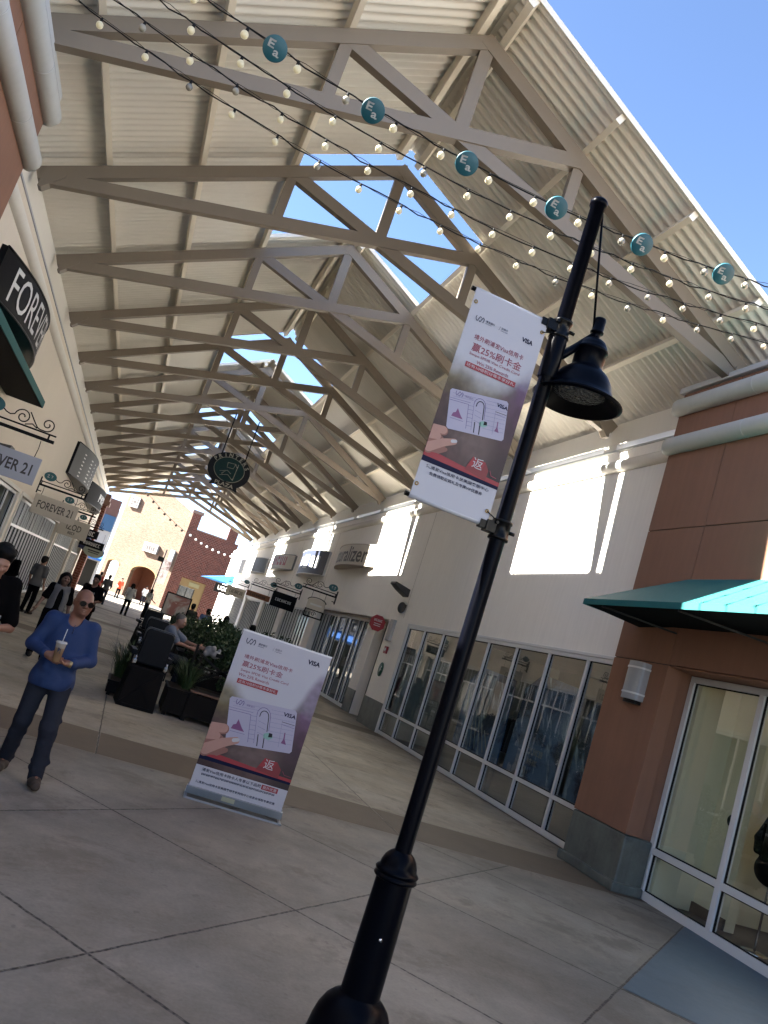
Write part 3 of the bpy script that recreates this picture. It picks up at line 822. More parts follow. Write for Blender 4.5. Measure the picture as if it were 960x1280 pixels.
for (a, b_, za, zb) in openL:
    n_ = max(3, int((b_ - a) / (1.25 if a < 20 else .8)))
    storefront(lb, XL_ - .02 if a < 20 else XL_ - .1, -1, a, b_, .02, zb, [a + (b_ - a) * k / n_ for k in range(1, n_)], mid=None if a > 20 else .66, fw=.085, name='shop_window' if a < 20 else 'glazed_entrance')
    room(lb, XL_ - .1, -1, a, b_, zb, 3.5, intd, intf)
    q = MB(); q.box(XL_ - .02, XL_ + .05, a - .12, b_ + .12, zb + .003, zb + .11); q.box(XL_ - .02, XL_ + .05, a - .12, a - .003, 0, zb); q.box(XL_ - .02, XL_ + .05, b_ + .003, b_ + .12, 0, zb)
    q.build('window_trim', mouldm, lb, bevel=.008)
    if a > 20:                                        # row of louvre lights above the doors
        q = MB()
        for k in range(int((b_ - a) / .45)):
            q.box(XL_ - .09, XL_ - .06, a + .2 + k * .45, a + .24 + k * .45, 2.35, zb - .1)
        q.box(XL_ - .095, XL_ - .05, a, b_, 2.28, 2.36); q.build('transom', framem, lb)

tl = thing('corner_tower', 'terracotta corner tower with two grey half round bands at the upper left edge', 'building', (-3.07, 9, 0))
TLX = -3.07
tower_panels(tl, TLX, -1, [6.3, 9.0, 11.1], [.0, 3.09, 5.15, 7.53], terra)
q = MB(); q.box(-9, TLX - .25, 6.3, 11.08, 0, 7.5); q.build('core', terra, tl)
q = MB(); q.box(-8.9, -5.6, 6.35, 11.0, 7.5, 10.7); q.build('added_sun_stop', terra, tl)  # unseen block added behind the tower to keep sun off the right window
for z in (7.26, 6.58):
    q = MB(); rr_ = .14
    pts = [(TLX - .10, 11.14, z), (TLX + .01, 11.12, z), (TLX + .045, 11.05, z)] + [(TLX + .045, y, z) for y in (10.9, 9.0, 6.3)]
    q.tube(pts, [rr_ * .75, rr_ * .93, rr_] + [rr_] * 3, 20); q.build('half_round_band', tubem, tl)
    for y in (9.9, 8.0):
        q = MB(); q.tube([(TLX + .045, y, z), (TLX + .045, y + .012, z)], rr_ + .003, 20); q.build('band_joint', bpy.data.materials['band_seam'], tl)
q = MB(); q.box(-9.1, TLX + .06, 6.26, 11.16, 7.535, 7.63); q.build('coping', capm, tl, bevel=.01)
lo_ = thing('shop_building', 'low beige shop block behind the viewer on the left', 'building', (XL_, 0, 0))
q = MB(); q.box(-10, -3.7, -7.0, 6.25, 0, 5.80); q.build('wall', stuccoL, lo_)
q = MB(); q.box(-10, -3.75, -7.0, 4.4, 5.80, 13.0); q.build('added_sun_block', stuccoL, lo_)  # unseen mass added to shade the front ground and the right block
lo_['label'] = 'low beige shop block just outside the left edge, before the terracotta tower'
rs = thing('shop_building', 'unseen grey beige block added as bounce surface outside the right edge', 'building', (7.6, -8, 0))  # added out of view to bounce sun onto the left wall and ceiling
q = MB(); q.box(7.6, 13, -22, 2.85, 0, 6.9); q.build('wall', M('grey_beige_stucco', (.42, .40, .36), .85, var=.05, bump=.2), rs)
q = MB(); q.box(7.5, 13.1, -22.1, 2.86, 6.903, 7.05); q.build('coping', capm, rs)
# ------------------------------------------------------------------ street lamp
LX, LY = 1.692, 3.937
LB = (LX, LY, 0)
lamp = thing('street_lamp', 'tall navy black lamp post with bell shade, standing in front of the shop window', 'street lamp', LB)
q = MB(); q.lathe([(.27, 0), (.27, .03), (.25, .05), (.225, .10), (.205, .17), (.196, .23), (.182, .28), (.158, .325), (.128, .355), (.104, .368), (.097, .38)], LB, 40); q.build('base', navym, lamp)
q = MB(); q.lathe([(.0985, .35), (.0965, .6), (.0925, .925)], LB, 32); q.build('column', navym, lamp)
q = MB()
q.lathe([(.092, .915), (.106, .92), (.112, .93), (.106, .94), (.098, .944), (.106, .948), (.111, .958), (.104, .968), (.094, .974), (.091, .995), (.080, 1.022), (.062, 1.044), (.045, 1.055)], LB, 32)
q.build('collar', navym, lamp)
q = MB(); q.lathe([(.0425, 1.02), (.042, 3.0), (.0415, 4.715), (.0495, 4.717), (.0505, 4.745), (.0415, 4.758), (0, 4.762)], LB, 28); q.build('pole', navym, lamp)
q = MB(); q.lathe([(0, -.004), (.009, -.004), (.009, .004), (0, .004)], (LX - .02, LY - .094, .66), 10, (0, -1, 0)); q.build('access_screw', chrome, lamp)
sx = LX + .215
q = MB(); q.tube([(LX, LY, 3.765), (LX + .05, LY, 3.795), (sx - .01, LY, 3.985)], .0225, 12); q.build('arm', navym, lamp)
q = MB(); q.lathe([(.050, 0), (.053, .015), (.053, .23), (.050, .245)], (LX, LY, 3.635), 24); q.build('arm_sleeve', navym, lamp)
q = MB(); q.tube([(LX + .04, LY, 4.69), (sx - .025, LY, 4.02)], .007, 8); q.build('tie_rod', navym, lamp)
zb = 3.585
q = MB(); K = .893
prof = [(.262, -.012), (.281, -.004), (.284, .004), (.262, .018), (.225, .04), (.205, .07), (.192, .11), (.175, .155), (.15, .195), (.118, .226), (.1, .24), (.098, .25), (.098, .355), (.108, .36), (.109, .375), (.098, .385), (.092, .405), (.075, .435), (.05, .455), (.034, .46), (.026, .47), (.026, .505), (.042, .507), (.043, .515), (.037, .52), (.038, .60), (.034, .615), (0, .618)]
q.lathe([(a * K, b * K * .93) for a, b in prof], (sx, LY, zb), 48)
sh = q.build('lamp_shade', navym, lamp)
q = MB(); q.lathe([(.262 * K, -.011), (.24 * K, .010), (.2 * K, .030), (.172 * K, .05), (.16 * K, .054)], (sx, LY, zb), 48); q.build('reflector', M('black_reflector', (.002, .002, .0022), .4), sh, base=LB)
m, nt, out = new_mat('prismatic_lens'); N = NT(nt); P = N.coords()
vo = N.n('ShaderNodeTexVoronoi'); N.put(vo.inputs['Vector'], P); vo.inputs['Scale'].default_value = 55
N.princ(out, (.13, .14, .13), .12, 0, .5, N.bump(vo.outputs['Distance'], .9, .02)); lens = m
q = MB(); q.lathe([(.162 * K, .052), (.162 * K, .044), (.12 * K, .030), (.06 * K, .024), (0, .022)], (sx, LY, zb), 40); q.build('lens', lens, sh, base=LB)
glossb = M('gloss_black', (.003, .003, .003), .3, spec=.15, var=.05)
for z in (3.93, 2.745):
    q = MB()
    q.lathe([(.044, -.055), (.056, -.053), (.056, -.04), (.05, -.035), (.05, .035), (.056, .04), (.056, .053), (.044, .055)], (LX, LY, z), 24)
    q.box(LX - .095, LX - .03, LY - .03, LY + .03, z - .03, z + .03); q.box(LX - .13, LX - .08, LY - .021, LY + .021, z - .021, z + .021)
    q.tube([(LX + .045, LY - .02, z), (LX + .075, LY - .02, z)], .010, 8); q.tube([(LX - .045, LY - .045, z + .028), (LX - .045, LY + .045, z + .028)], .009, 8)
    br = q.build('banner_bracket', glossb, lamp)
    q = MB(); q.tube([(LX - .08, LY, z), (LX - .565, LY, z + .004)], .0125, 10); q.build('banner_rod', glossb, lamp)

# ------------------------------------------------------------------ printed banners
def ramp2(N, v, pts):
    nd = N.n('ShaderNodeValToRGB'); N.put(nd.inputs[0], v); e = nd.color_ramp.elements
    while len(e) < len(pts): e.new(.5)
    for el, (p, c) in zip(e, pts): el.position = p; el.color = (*c, 1)
    return nd.outputs[0]
def print_mat(name, Wd, Hd, v0, vl, vr):
    """out of focus garden photograph fading to white at the top (what the print shows)"""
    m, nt, out = new_mat(name); N = NT(nt); P = N.coords(); X, Y, Z = N.xyz(P)
    u = N.math('DIVIDE', X, Wd); v = N.math('DIVIDE', Z, Hd)
    nz = N.noise(N.comb(u, N.math('MULTIPLY', v, 2.0), 0), 3.2, 3, .5); n2 = N.noise(N.comb(u, N.math('MULTIPLY', v, 2.0), 3.1), 9, 2, .5)
    t = N.math('ADD', N.math('MULTIPLY', N.math('SUBTRACT', v, v0), 1.9), N.math('MULTIPLY', N.math('SUBTRACT', nz, .5), .45))
    left = ramp2(N, t, [(0, (.07, .018, .016)), (.3, (.09, .035, .028)), (.55, (.12, .06, .045)), (.72, (.24, .18, .07)), (.9, (.42, .36, .24))])
    mid_ = ramp2(N, t, [(0, (.15, .075, .065)), (.25, (.26, .17, .15)), (.45, (.17, .10, .085)), (.8, (.45, .40, .30)), (1, (.52, .50, .48))])
    rgt = ramp2(N, t, [(0, (.05, .02, .02)), (.3, (.09, .04, .045)), (.6, (.15, .06, .11)), (.85, (.26, .14, .26)), (1, (.44, .36, .48))])
    a = N.ramp(N.math('ADD', u, N.math('MULTIPLY', N.math('SUBTRACT', n2, .5), .25)), .05, .45)
    b = N.ramp(N.math('ADD', u, N.math('MULTIPLY', N.math('SUBTRACT', n2, .5), .25)), .6, .95)
    c = N.mix(b, N.mix(a, left, mid_), rgt)
    g = N.math('MULTIPLY_ADD', N.math('SUBTRACT', n2, .5), .4, .41); c = N.mix(1.0, c, N.comb(g, g, g), 'MULTIPLY')
    # fade to white
    lim = N.math('ADD', N.math('MULTIPLY_ADD', N.ramp(u, 0, .35), -(vl - .60), vl), N.math('MULTIPLY', N.ramp(u, .7, 1.0), vr - .60))
    f = N.math('ADD', N.math('SUBTRACT', v, lim), N.math('MULTIPLY', N.math('SUBTRACT', nz, .5), .12))
    fade = N.ramp(f, -.07, .07)
    c = N.mix(fade, c, (.38, .38, .42))
    c = N.mix(N.math('LESS_THAN', v, v0 - .01), c, (.38, .38, .42))
    N.princ(out, c, .5, 0, .4, N.bump(N.noise(P, 3.0, 2), .12, .02)); return m
inks = dict(navy=M('navy_ink', (.006, .007, .035), .5, var=.02), red=M('red_ink', (.30, .012, .02), .5, var=.05), rose=M('crimson_ink', (.27, .03, .06), .5, var=.02),
            lil=M('card_lilac', (.38, .36, .47), .4, var=.05), lines=M('card_violet_ink', (.09, .06, .20), .5), skin=M('printed_skin', (.42, .23, .18), .55, var=.15, scale=14), skin2=M('printed_skin_shade', (.24, .10, .075), .55, var=.15, scale=14),
            black=M('black_ink', (.02, .02, .025), .5), plum=M('plum_ink', (.18, .05, .16), .5), green=M('card_green', (.22, .42, .36), .5), wht=M('white_ink', (.48, .48, .5), .5), envl=M('dark_red_ink', (.20, .01, .014), .5, var=.1, scale=12), tan=M('brass_eyelet', (.35, .24, .10), .35, metal=1))
IN = [whitep, inks['navy'], inks['red'], inks['rose'], inks['lil'], inks['lines'], inks['skin'], inks['skin2'], inks['black'], inks['plum'], inks['green'], inks['wht'], inks['envl']]
WH, NV, RD, RS, LI, LN, SK, S2, BK, PL, GR, WT, EN = range(13)

def artwork(par, Wd, Hd, L):
    """flat printed layers on a panel whose lower left corner is the local origin; faces local -y"""
    th = [0]
    def P(u, v, k=0): return (u * Wd, -.0015 - .0009 * k, v * Hd)
    def fn(k): return lambda x, y: (x * Wd, -.0015 - .0009 * k, y * Hd)
    def poly(q, pts, mi, k):
        q.add([P(u, v, k) for u, v in pts], [tuple(range(len(pts)))], mi)
    def stroke(q, pts, wd, mi, k):
        for a, b in zip(pts[:-1], pts[1:]):
            a = np.array([a[0] * Wd, a[1] * Hd]); b = np.array([b[0] * Wd, b[1] * Hd]); d = unit(b - a); nn = np.array([-d[1], d[0]]) * wd / 2
            a = a - d * wd * .3; b = b + d * wd * .3
            q.add([(p[0], -.0015 - .0009 * k, p[1]) for p in (a + nn, b + nn, b - nn, a - nn)], [(0, 1, 2, 3)], mi)
    def txt(q, s, u, v, h, mi, k, w=None, bold=0.0):
        hh = h * Hd
        if s.startswith('~'):
            q.text(s, lambda a, b: (a, -.0015 - .0009 * k, b), u * Wd, v * Hd, h=hh, w=w * Wd, mi=mi); return
        vv, f, sz = text_tris(s, bold)
        sx_ = (w * Wd / sz[0]) if w else hh / sz[1]
        q.add([(u * Wd + p[0] * sx_, -.0015 - .0009 * k, v * Hd + p[1] * hh / sz[1]) for p in vv], f, mi)
    def bank(q, u, v, s, k, mi=NV):          # emblem: two slanted strokes with hooked ends
        a_ = s * Wd / Hd
        for du in (.012, .048):
            stroke(q, [(u + (du + a) * s, v + b * a_) for a, b in ((-.010, .012), (-.004, .002), (.005, .004), (.026, .058), (.035, .061), (.042, .050))], .0078 * s * Wd, mi, k)
        stroke(q, [(u - .004 * s, v + .058 * a_), (u - .008 * s, v + .034 * a_), (u - .002 * s, v + .014 * a_)], .0078 * s * Wd, mi, k)
        stroke(q, [(u + .092 * s, v + .050 * a_), (u + .094 * s, v + .026 * a_), (u + .086 * s, v + .004 * a_)], .0078 * s * Wd, mi, k)
    q = MB()
    bank(q, *L['logo'], 1.0 * L['ls'], 1)
    txt(q, '浦发银行', L['bank'][0], L['bank'][1], L['bh'], NV, 1, bold=.01); txt(q, 'SPD BANK', L['bank'][0], L['bank'][1] - L['bh'] * .72, L['bh'] * .45, NV, 1)
    txt(q, '信用卡', L['bank'][0] + .20 * L['ls'], L['bank'][1], L['bh'], NV, 1); txt(q, 'Credit Card', L['bank'][0] + .20 * L['ls'], L['bank'][1] - L['bh'] * .72, L['bh'] * .45, NV, 1)
    stroke(q, [(L['bank'][0] + .175 * L['ls'], L['bank'][1] - L['bh'] * .7), (L['bank'][0] + .185 * L['ls'], L['bank'][1] + L['bh'])], .0015, NV, 1)
    txt(q, 'VISA', *L['visa'], L['vh'], NV, 1, w=L['vw'], bold=.035)
    q.build('brand_print', IN, par, local=True)
    q = MB()
    for s, (u, v, h, w_) in L['lines']: txt(q, s, u, v, h, RS, 1, w=w_, bold=.006)
    a, b, c, d = L['pill']
    poly(q, [(a, c), (b, c), (b, d), (a, d)], RD, 1); txt(q, '还有10倍积分等丰享好礼', a + .015, c + (d - c) * .2, (d - c) * .62, WT, 2, w=b - a - .03)
    q.build('headline_print', IN, par, local=True)
    # bank card held in a hand
    q = MB(); cc = [np.array(p) for p in L['card']]         # TL TR BR BL
    def cp(x, y): return tuple(cc[3] * (1 - x) * (1 - y) + cc[2] * x * (1 - y) + cc[1] * x * y + cc[0] * (1 - x) * y)
    poly(q, [cp(*p) for p in ((.03, 0), (.97, 0), (1, .05), (1, .95), (.97, 1), (.03, 1), (0, .95), (0, .05))], LI, 1)
    lw = .0032 * L['cs']
    for y in (.2, .3, .42, .52, .62, .72, .82, .9):
        stroke(q, [cp(.62, y), cp(.98, y)], lw * .5, LN, 2); 
        if y > .8: stroke(q, [cp(.05, y), cp(.45, y)], lw * .5, LN, 2)
    stroke(q, [cp(0, .72), cp(.33, .70), cp(.33, .1)], lw * 1.3, LN, 2); stroke(q, [cp(.0, .77), cp(.36, .75)], lw, LN, 2)
    for y in (.18, .28, .38, .48, .58, .68): stroke(q, [cp(.33, y), cp(.42, y)], lw * .8, LN, 2)
    stroke(q, [cp(.42, .1), cp(.42, .75)], lw, LN, 2)
    arch = [(.42, .72)] + [(.52 + .10 * math.cos(t), .74 + .17 * math.sin(t)) for t in np.linspace(math.pi, 0, 9)] + [(.62, .42)]
    stroke(q, [cp(*p) for p in arch], lw * 1.6, LN, 2)
    arch2 = [(.46, .70)] + [(.53 + .065 * math.cos(t), .72 + .12 * math.sin(t)) for t in np.linspace(math.pi, 0, 9)] + [(.595, .40)]
    stroke(q, [cp(*p) for p in arch2], lw * 2.6, BK, 2)
    for y in (.35, .48, .6): stroke(q, [cp(.45, y), cp(.56, y - .05)], lw * .7, LN, 2)
    stroke(q, [cp(.47, .05), cp(.47, .3)], lw * 3.0, BK, 2); stroke(q, [cp(.56, .03), cp(.565, .33)], lw * 3.0, BK, 2)
    poly(q, [cp(*p) for p in ((.55, .25), (.63, .22), (.69, .28), (.68, .36), (.61, .38), (.55, .34))], GR, 2)
    poly(q, [cp(*p) for p in ((.62, .28), (.68, .29), (.68, .37), (.63, .38))], BK, 3)
    poly(q, [cp(*p) for p in ((.06, .33), (.26, .30), (.22, .38), (.19, .46), (.16, .55), (.13, .44), (.09, .42))], PL, 2)
    stroke(q, [cp(.05, .28), cp(.27, .25)], lw, LN, 2); stroke(q, [cp(.80, .68), cp(.99, .65)], lw * 1.5, BK, 2); stroke(q, [cp(.80, .62), cp(.99, .58)], lw, LN, 2); stroke(q, [cp(.80, .70), cp(.79, .1)], lw * .6, LN, 2)
    poly(q, [cp(*p) for p in ((.82, .2), (.90, .18), (.87, .3), (.87, .45), (.855, .45), (.85, .3))], PL, 2)
    a0 = cp(.10, .86); bank(q, a0[0], a0[1], .85 * L['ls'], 2, LN)
    a0 = cp(.25, .86); txt(q, '浦发银行', a0[0], a0[1], L['bh'] * .9, LN, 2); a0 = cp(.80, .82); txt(q, 'VISA', a0[0], a0[1], L['vh'] * .8, NV, 2, w=L['vw'], bold=.03)
    q.build('card_print', IN, par, local=True)
    # printed hand: two fingers and thumb
    q = MB(); hx, hy, hs = L['hand']; ar = Wd / Hd
    def hp(pts): return [(hx + a * hs, hy + b * hs * ar) for a, b in pts]
    def finger(a, b, ra, rb, mi, k):           # tapered rounded shape between two points
        a = np.array(a); b = np.array(b); d = b - a; t0 = math.atan2(d[1], d[0])
        pts = [a + ra * np.array([math.cos(t0 + t), math.sin(t0 + t)]) for t in np.linspace(math.pi / 2, 1.5 * math.pi, 8)] + [b + rb * np.array([math.cos(t0 + t), math.sin(t0 + t)]) for t in np.linspace(-math.pi / 2, math.pi / 2, 8)]
        pts = [(max(p[0], 0.002), p[1]) for p in pts]; poly(q, hp(pts), mi, k)
    finger((.0, .10), (.13, .12), .10, .10, S2, 3); finger((.02, .28), (.15, .30), .058, .055, S2, 3); finger((.01, .285), (.145, .308), .05, .047, SK, 4)
    finger((.0, .205), (.10, .215), .05, .04, SK, 5); finger((.10, .215), (.15, .20), .038, .03, S2, 4)
    finger((.03, .05), (.17, .155), .068, .05, S2, 5); finger((.03, .06), (.18, .165), .060, .048, SK, 6); finger((.18, .165), (.31, .225), .048, .036, SK, 7)
    finger((.285, .222), (.325, .236), .020, .018, WT, 8); finger((.16, .05), (.24, .10), .03, .024, S2, 4)
    q.build('hand_print', IN, par, local=True)
    q = MB(); rv = L['red']; poly(q, [(0, rv - .045), (1, rv - .045), (1, rv - .02), (0, rv - .02)], NV, 1)
    poly(q, [(0, rv - .02), (1, rv - .03), (1, rv - .012), (.55, rv - .004), (.2, rv + .008), (0, rv + .012)], RD, 2)
    e0, e1, e2, e3 = L['env']
    poly(q, [(e0 + .03, e3), (e1 - .06, e3 - .005), (e1, e2 + .45 * (e3 - e2)), (e1 - .005, e2 - .02), (e0 - .03, e2 - .005)], EN, 3)
    poly(q, [(e0 + .03, e3), (e1 - .06, e3 - .005), (e1 - .09, e2 + .3 * (e3 - e2)), (e0 - .01, e2 + .25 * (e3 - e2))], RD, 4)
    txt(q, '返', e0 + .04, e2 + .015, (e3 - e2) * .78, WT, 6, bold=.0)
    stroke(q, [(e1 + .02, e2 + .03), (e1 + .05, e2 + .01), (e1 + .12, e2 + .008)], .004, RS, 3)
    q.build('ribbon_print', IN, par, local=True)
    q = MB()
    for s, (u, v, h, w_) in L['foot']: txt(q, s, u, v, h, NV, 1, w=w_, bold=.012)
    q.build('footer_print', IN, par, local=True)
    if 'fpill' in L:
        q = MB(); a, b, c, d = L['fpill']; poly(q, [(a, c), (b, c), (b, d), (a, d)], RD, 1); txt(q, '额外优惠', a + .015, c + .005, (d - c) * .68, WT, 2, w=b - a - .03, bold=.0)
        q.build('offer_tag', IN, par, local=True)

# banner on the lamp
Wb, Hb = .452, 1.185
ban = thing('hanging_banner', 'white and wine printed card advertising banner hanging from the lamp post rods', 'banner', (1.150, LY - .016, 2.748))
q = MB(); nx, nz_ = 24, 40
def _bowed(u, v):
    return (u * Wb, .004 * math.sin(3.1 * u + 5 * v) * 0, v * Hb)
q.box(0, Wb, 0, .003, 0, Hb); q.build('cloth_panel', print_mat('banner_photo_print', Wb, Hb, .19, .62, .72), ban, local=True)
q = MB(); 
for v in (0, Hb): q = MB(); q.tube([(0, .016, v), (Wb, .016, v)], .0165, 12); q.build('pole_sleeve', whitep, ban, local=True)
for (u, v) in ((.036, .055), (.955, .055), (.04, .94), (.955, .94)): q = MB(); q.lathe([(.005, -.004), (.011, -.004), (.011, 0), (.005, .001)], (u * Wb, -.0005, v * Hb), 14, (0, 1, 0)); q.build('eyelet', inks['tan'], ban, local=True)
q = MB(); q.tube([(.955 * Wb, -.004, .055 * Hb), (Wb + .03, -.01, .035 * Hb), (Wb + .055, 0, .01)], .003, 6); q.build('tie', blackm, ban, local=True)
q = MB(); q.tube([(.955 * Wb, -.004, .94 * Hb), (Wb + .03, -.01, .955 * Hb), (Wb + .045, 0, .97 * Hb)], .003, 6); q.build('tie', blackm, ban, local=True)
artwork(ban, Wb, Hb, dict(logo=(.11, .858), ls=1.05, bank=(.235, .868), bh=.011, visa=(.735, .858), vh=.022, vw=.15,
    lines=[('境外刷浦发Visa信用卡', (.155, .772, .026, .67)), ('赢25%刷卡金', (.165, .718, .040, .67)), ('Swipe SPDB Visa Credit Card', (.158, .694, .016, .68)), ('Win 25% Rewards', (.278, .668, .016, .43))],
    pill=(.15, .825, .637, .662), card=[(.07, .515), (.81, .564), (.89, .381), (.167, .336)], cs=.55, hand=(0, .205, 1.0), red=.206, env=(.56, .82, .20, .262),
    foot=[('凭浦发Visa信用卡至美国客服中心', (.078, .137, .016, .82)), ('免费领取迎宾礼及专属VIP优惠券', (.141, .110, .016, .69))]))

# roll up stand on the ground
Wp, Hp = 1.0, 1.665
st = thing('banner_stand', 'printed card advertising roll up stand on clear base, standing on the concrete', 'banner stand', (1.30, 8.84, 0), rotz=-math.atan2(.12, .99))
q = MB(); q.box(0, Wp, 0, .008, .095, .095 + Hp); pb = q.build('printed_panel', print_mat('stand_photo_print', Wp, Hp, .20, .73, .92), st, local=True)
q = MB(); q.box(-.004, Wp + .004, -.001, .012, .095 + Hp, .115 + Hp); q.build('top_rail', framem, st, local=True)
acr = glass('clear_acrylic', (.80, .82, .84), refl=.8)
q = MB(); q.box(-.02, Wp + .02, -.03, .05, .02, .094); q.box(-.01, Wp + .01, .012, .02, .05, .12); q.build('base_rail', M('brushed_alloy', (.34, .35, .37), .35, metal=.8), st, local=True)
q = MB()
for x in (-.02, Wp - .01): q.box(x, x + .03, -.19, .16, 0, .012)
q.box(-.02, Wp + .02, -.19, -.18, .0, .018); q.build('foot', bpy.data.materials['brushed_alloy'], st, local=True)
q = MB(); q.add([(-.015, -.178, .02), (Wp + .015, -.178, .02), (Wp + .015, -.032, .088), (-.015, -.032, .088)], [(0, 1, 2, 3)]); q.build('clear_cover', acr, st, local=True)
q = MB(); q.box(.36, .50, -.036, -.031, .040, .085); q.build('catch', M('pale_yellow_label', (.65, .63, .42), .5), st, local=True)
_before = set(bpy.data.objects)
artwork(st, Wp, Hp, dict(logo=(.075, .928), ls=.95, bank=(.20, .940), bh=.014, visa=(.765, .922), vh=.030, vw=.14,
    lines=[('境外刷浦发Visa信用卡', (.10, .836, .027, .54)), ('赢25%刷卡金', (.105, .784, .038, .45)), ('Swipe SPDB Visa Credit Card', (.112, .749, .020, .53)), ('Win 25% Rewards', (.104, .721, .020, .34))],
    pill=(.112, .56, .676, .706), card=[(.096, .585), (.826, .62), (.91, .356), (.209, .30)], cs=1.0, hand=(0, .20, 1.0), red=.215, env=(.63, .86, .208, .285),
    foot=[('浦发Visa信用卡持卡人专享以下品牌', (.072, .102, .021, .64)), ('~48', (.079, .078, .012, .80)), ('凭浦发Visa信用卡至美国奥特莱斯购物中心信息台领取专属优惠', (.049, .026, .016, .86))],
    fpill=(.72, .90, .096, .126)))
for o in set(bpy.data.objects) - _before: o.location.z += .095

# ------------------------------------------------------------------ shop signs
def bow_sign(name, label, s, xw, y0, y1, z0, z1, bulge, face, side, texts, group=None, extra=None, tm=None):
    t = thing(name, label, 'shop sign', (xw, (y0 + y1) / 2, z0), group=group)
    n_ = 20
    def pt(tt, z, dx=0):
        y = y0 + (y1 - y0) * tt
        return np.array([xw - s * (.10 + bulge * 4 * tt * (1 - tt) + dx), y, z])
    q = MB(); ts = np.linspace(0, 1, n_ + 1)
    vs = [pt(a, z0) for a in ts] + [pt(a, z1) for a in ts]
    q.add(vs, [(i, i + 1, n_ + 2 + i, n_ + 1 + i) for i in range(n_)], 0, True); q.build('sign_face', face, t)
    q = MB()
    bk = [np.array([xw, y0, z]) for z in (z0, z1)], [np.array([xw, y1, z]) for z in (z0, z1)]
    lowr = [pt(a, z0) for a in ts] + [np.array([xw, y1, z0]), np.array([xw, y0, z0])]
    upr = [pt(a, z1) for a in ts] + [np.array([xw, y1, z1]), np.array([xw, y0, z1])]
    q.add(lowr, [tuple(range(len(lowr)))]); q.add(upr, [tuple(range(len(upr)))])
    for a in (0, 1): q.add([pt(a, z0), pt(a, z1), np.array([xw, (y0, y1)[a], z1]), np.array([xw, (y0, y1)[a], z0])], [(0, 1, 2, 3)])
    for z in (z0, z1): q.tube([pt(a, z) for a in ts], .022, 6)
    q.build('sign_box', side, t)
    q = MB(); L_ = abs(y1 - y0)
    for (st_, x, z, h, w_, b_) in texts:       # x: metres from the reader's left
        def fn(a, c):
            tt = a / L_
            if s > 0: tt = 1 - tt
            return pt(tt, z0 + c, .012)
        q.text(st_, fn, x, z, h=h, w=w_, bold=b_)
    if extra: extra(q, pt)
    if q.f: q.build('lettering', tm or whites, t)
    return t
blk = M('black_sign_face', (.004, .004, .005), .4, var=.1); wlet = M('white_letters', (.72, .72, .70), .5)
creams = M('cream_sign_face', (.62, .56, .46), .6, var=.05); darkl = M('dark_letters', (.05, .04, .035), .5)
greys = M('silver_sign_face', (.13, .135, .135), .6, spec=.15, var=.1); navs = M('navy_sign_face', (.03, .04, .08), .5, var=.2); reds = M('red_letters', (.40, .03, .03), .5)
bow_sign('shop_sign', 'black bowed sign with tall white FOREVER lettering above the teal awning at left', -1, XL_, 13.6, 18.6, 5.40, 6.20, .36, blk, blk, [('FOREVER 21', .5, .10, .60, 3.9, .0)], tm=wlet)
def ruled(q, pt):
    for k in range(7):
        z = 5.05 + k * .15
        for a in (.12, .4, .66):
            q.add([pt(a, z, .012), pt(a + .2, z, .012), pt(a + .2, z + .05, .012), pt(a, z + .05, .012)], [(0, 1, 2, 3)])
bow_sign('shop_sign', 'silver bowed sign with dark back, rows of fine lettering, high on the beige left wall', -1, XL_, 33.2, 41.4, 4.95, 6.25, .55, greys, blk, [], extra=ruled, tm=wlet)
bow_sign('shop_sign', 'dark bowed sign with small white marks, next beyond the silver one on the left wall', -1, XL_, 45.5, 54.5, 5.0, 6.1, .6, M('slate_sign_face', (.03, .03, .034), .75, spec=.08), blk, [('~6', 2.2, .35, .45, 4.2, .02)], tm=wlet)
bow_sign('shop_sign', 'pale framed sign at the far end of the beige left wall', -1, XL_, 56.0, 59.6, 4.0, 5.6, .2, creams, M('rust_frame', (.25, .12, .08), .6), [])
def blockA(q, pt):
    for (a, b_, za, zb) in ((.12, .30, .3, .85), (.36, .5, .25, .9), (.55, .62, .3, .8)): q.add([pt(a, 4.62 + za, .012), pt(b_, 4.62 + za, .012), pt(b_, 4.62 + zb, .012), pt(a, 4.62 + zb, .012)], [(0, 1, 2, 3)])
bow_sign('shop_sign', 'cream bowed sign lettered Naturalizer, largest on the right wall', 1, XR_, 27.7, 33.1, 4.93, 5.72, .42, creams, M('sign_rim', (.40, .36, .30), .6), [('Naturalizer', .45, .10, .62, 4.5, .015)], tm=darkl)
bow_sign('shop_sign', 'navy and white bowed sign beside the cream lettered one on the right wall', 1, XR_, 35.0, 40.6, 4.62, 5.74, .42, navs, framem, [], extra=blockA, tm=wlet)
bow_sign('shop_sign', 'pale bowed sign with red lettering, third along the right wall', 1, XR_, 42.8, 49.4, 4.98, 5.78, .42, creams, M('grey_rim', (.3, .3, .3), .5), [('~8', .7, .18, .5, 5.0, .03)], tm=reds)
bow_sign('shop_sign', 'small grey bowed sign between two sun patches far along the right wall', 1, XR_, 51.6, 56.6, 4.85, 5.8, .42, greys, bpy.data.materials['grey_rim'], [('~6', .8, .25, .5, 3.2, .03)], tm=darkl)
bow_sign('shop_sign', 'narrow grey bowed sign at the sunlit far end of the right wall', 1, XR_, 62.5, 66.6, 4.9, 6.0, .35, M('plain_grey_face', (.3, .29, .28), .6), bpy.data.materials['grey_rim'], [])  # grey sign face without lettering
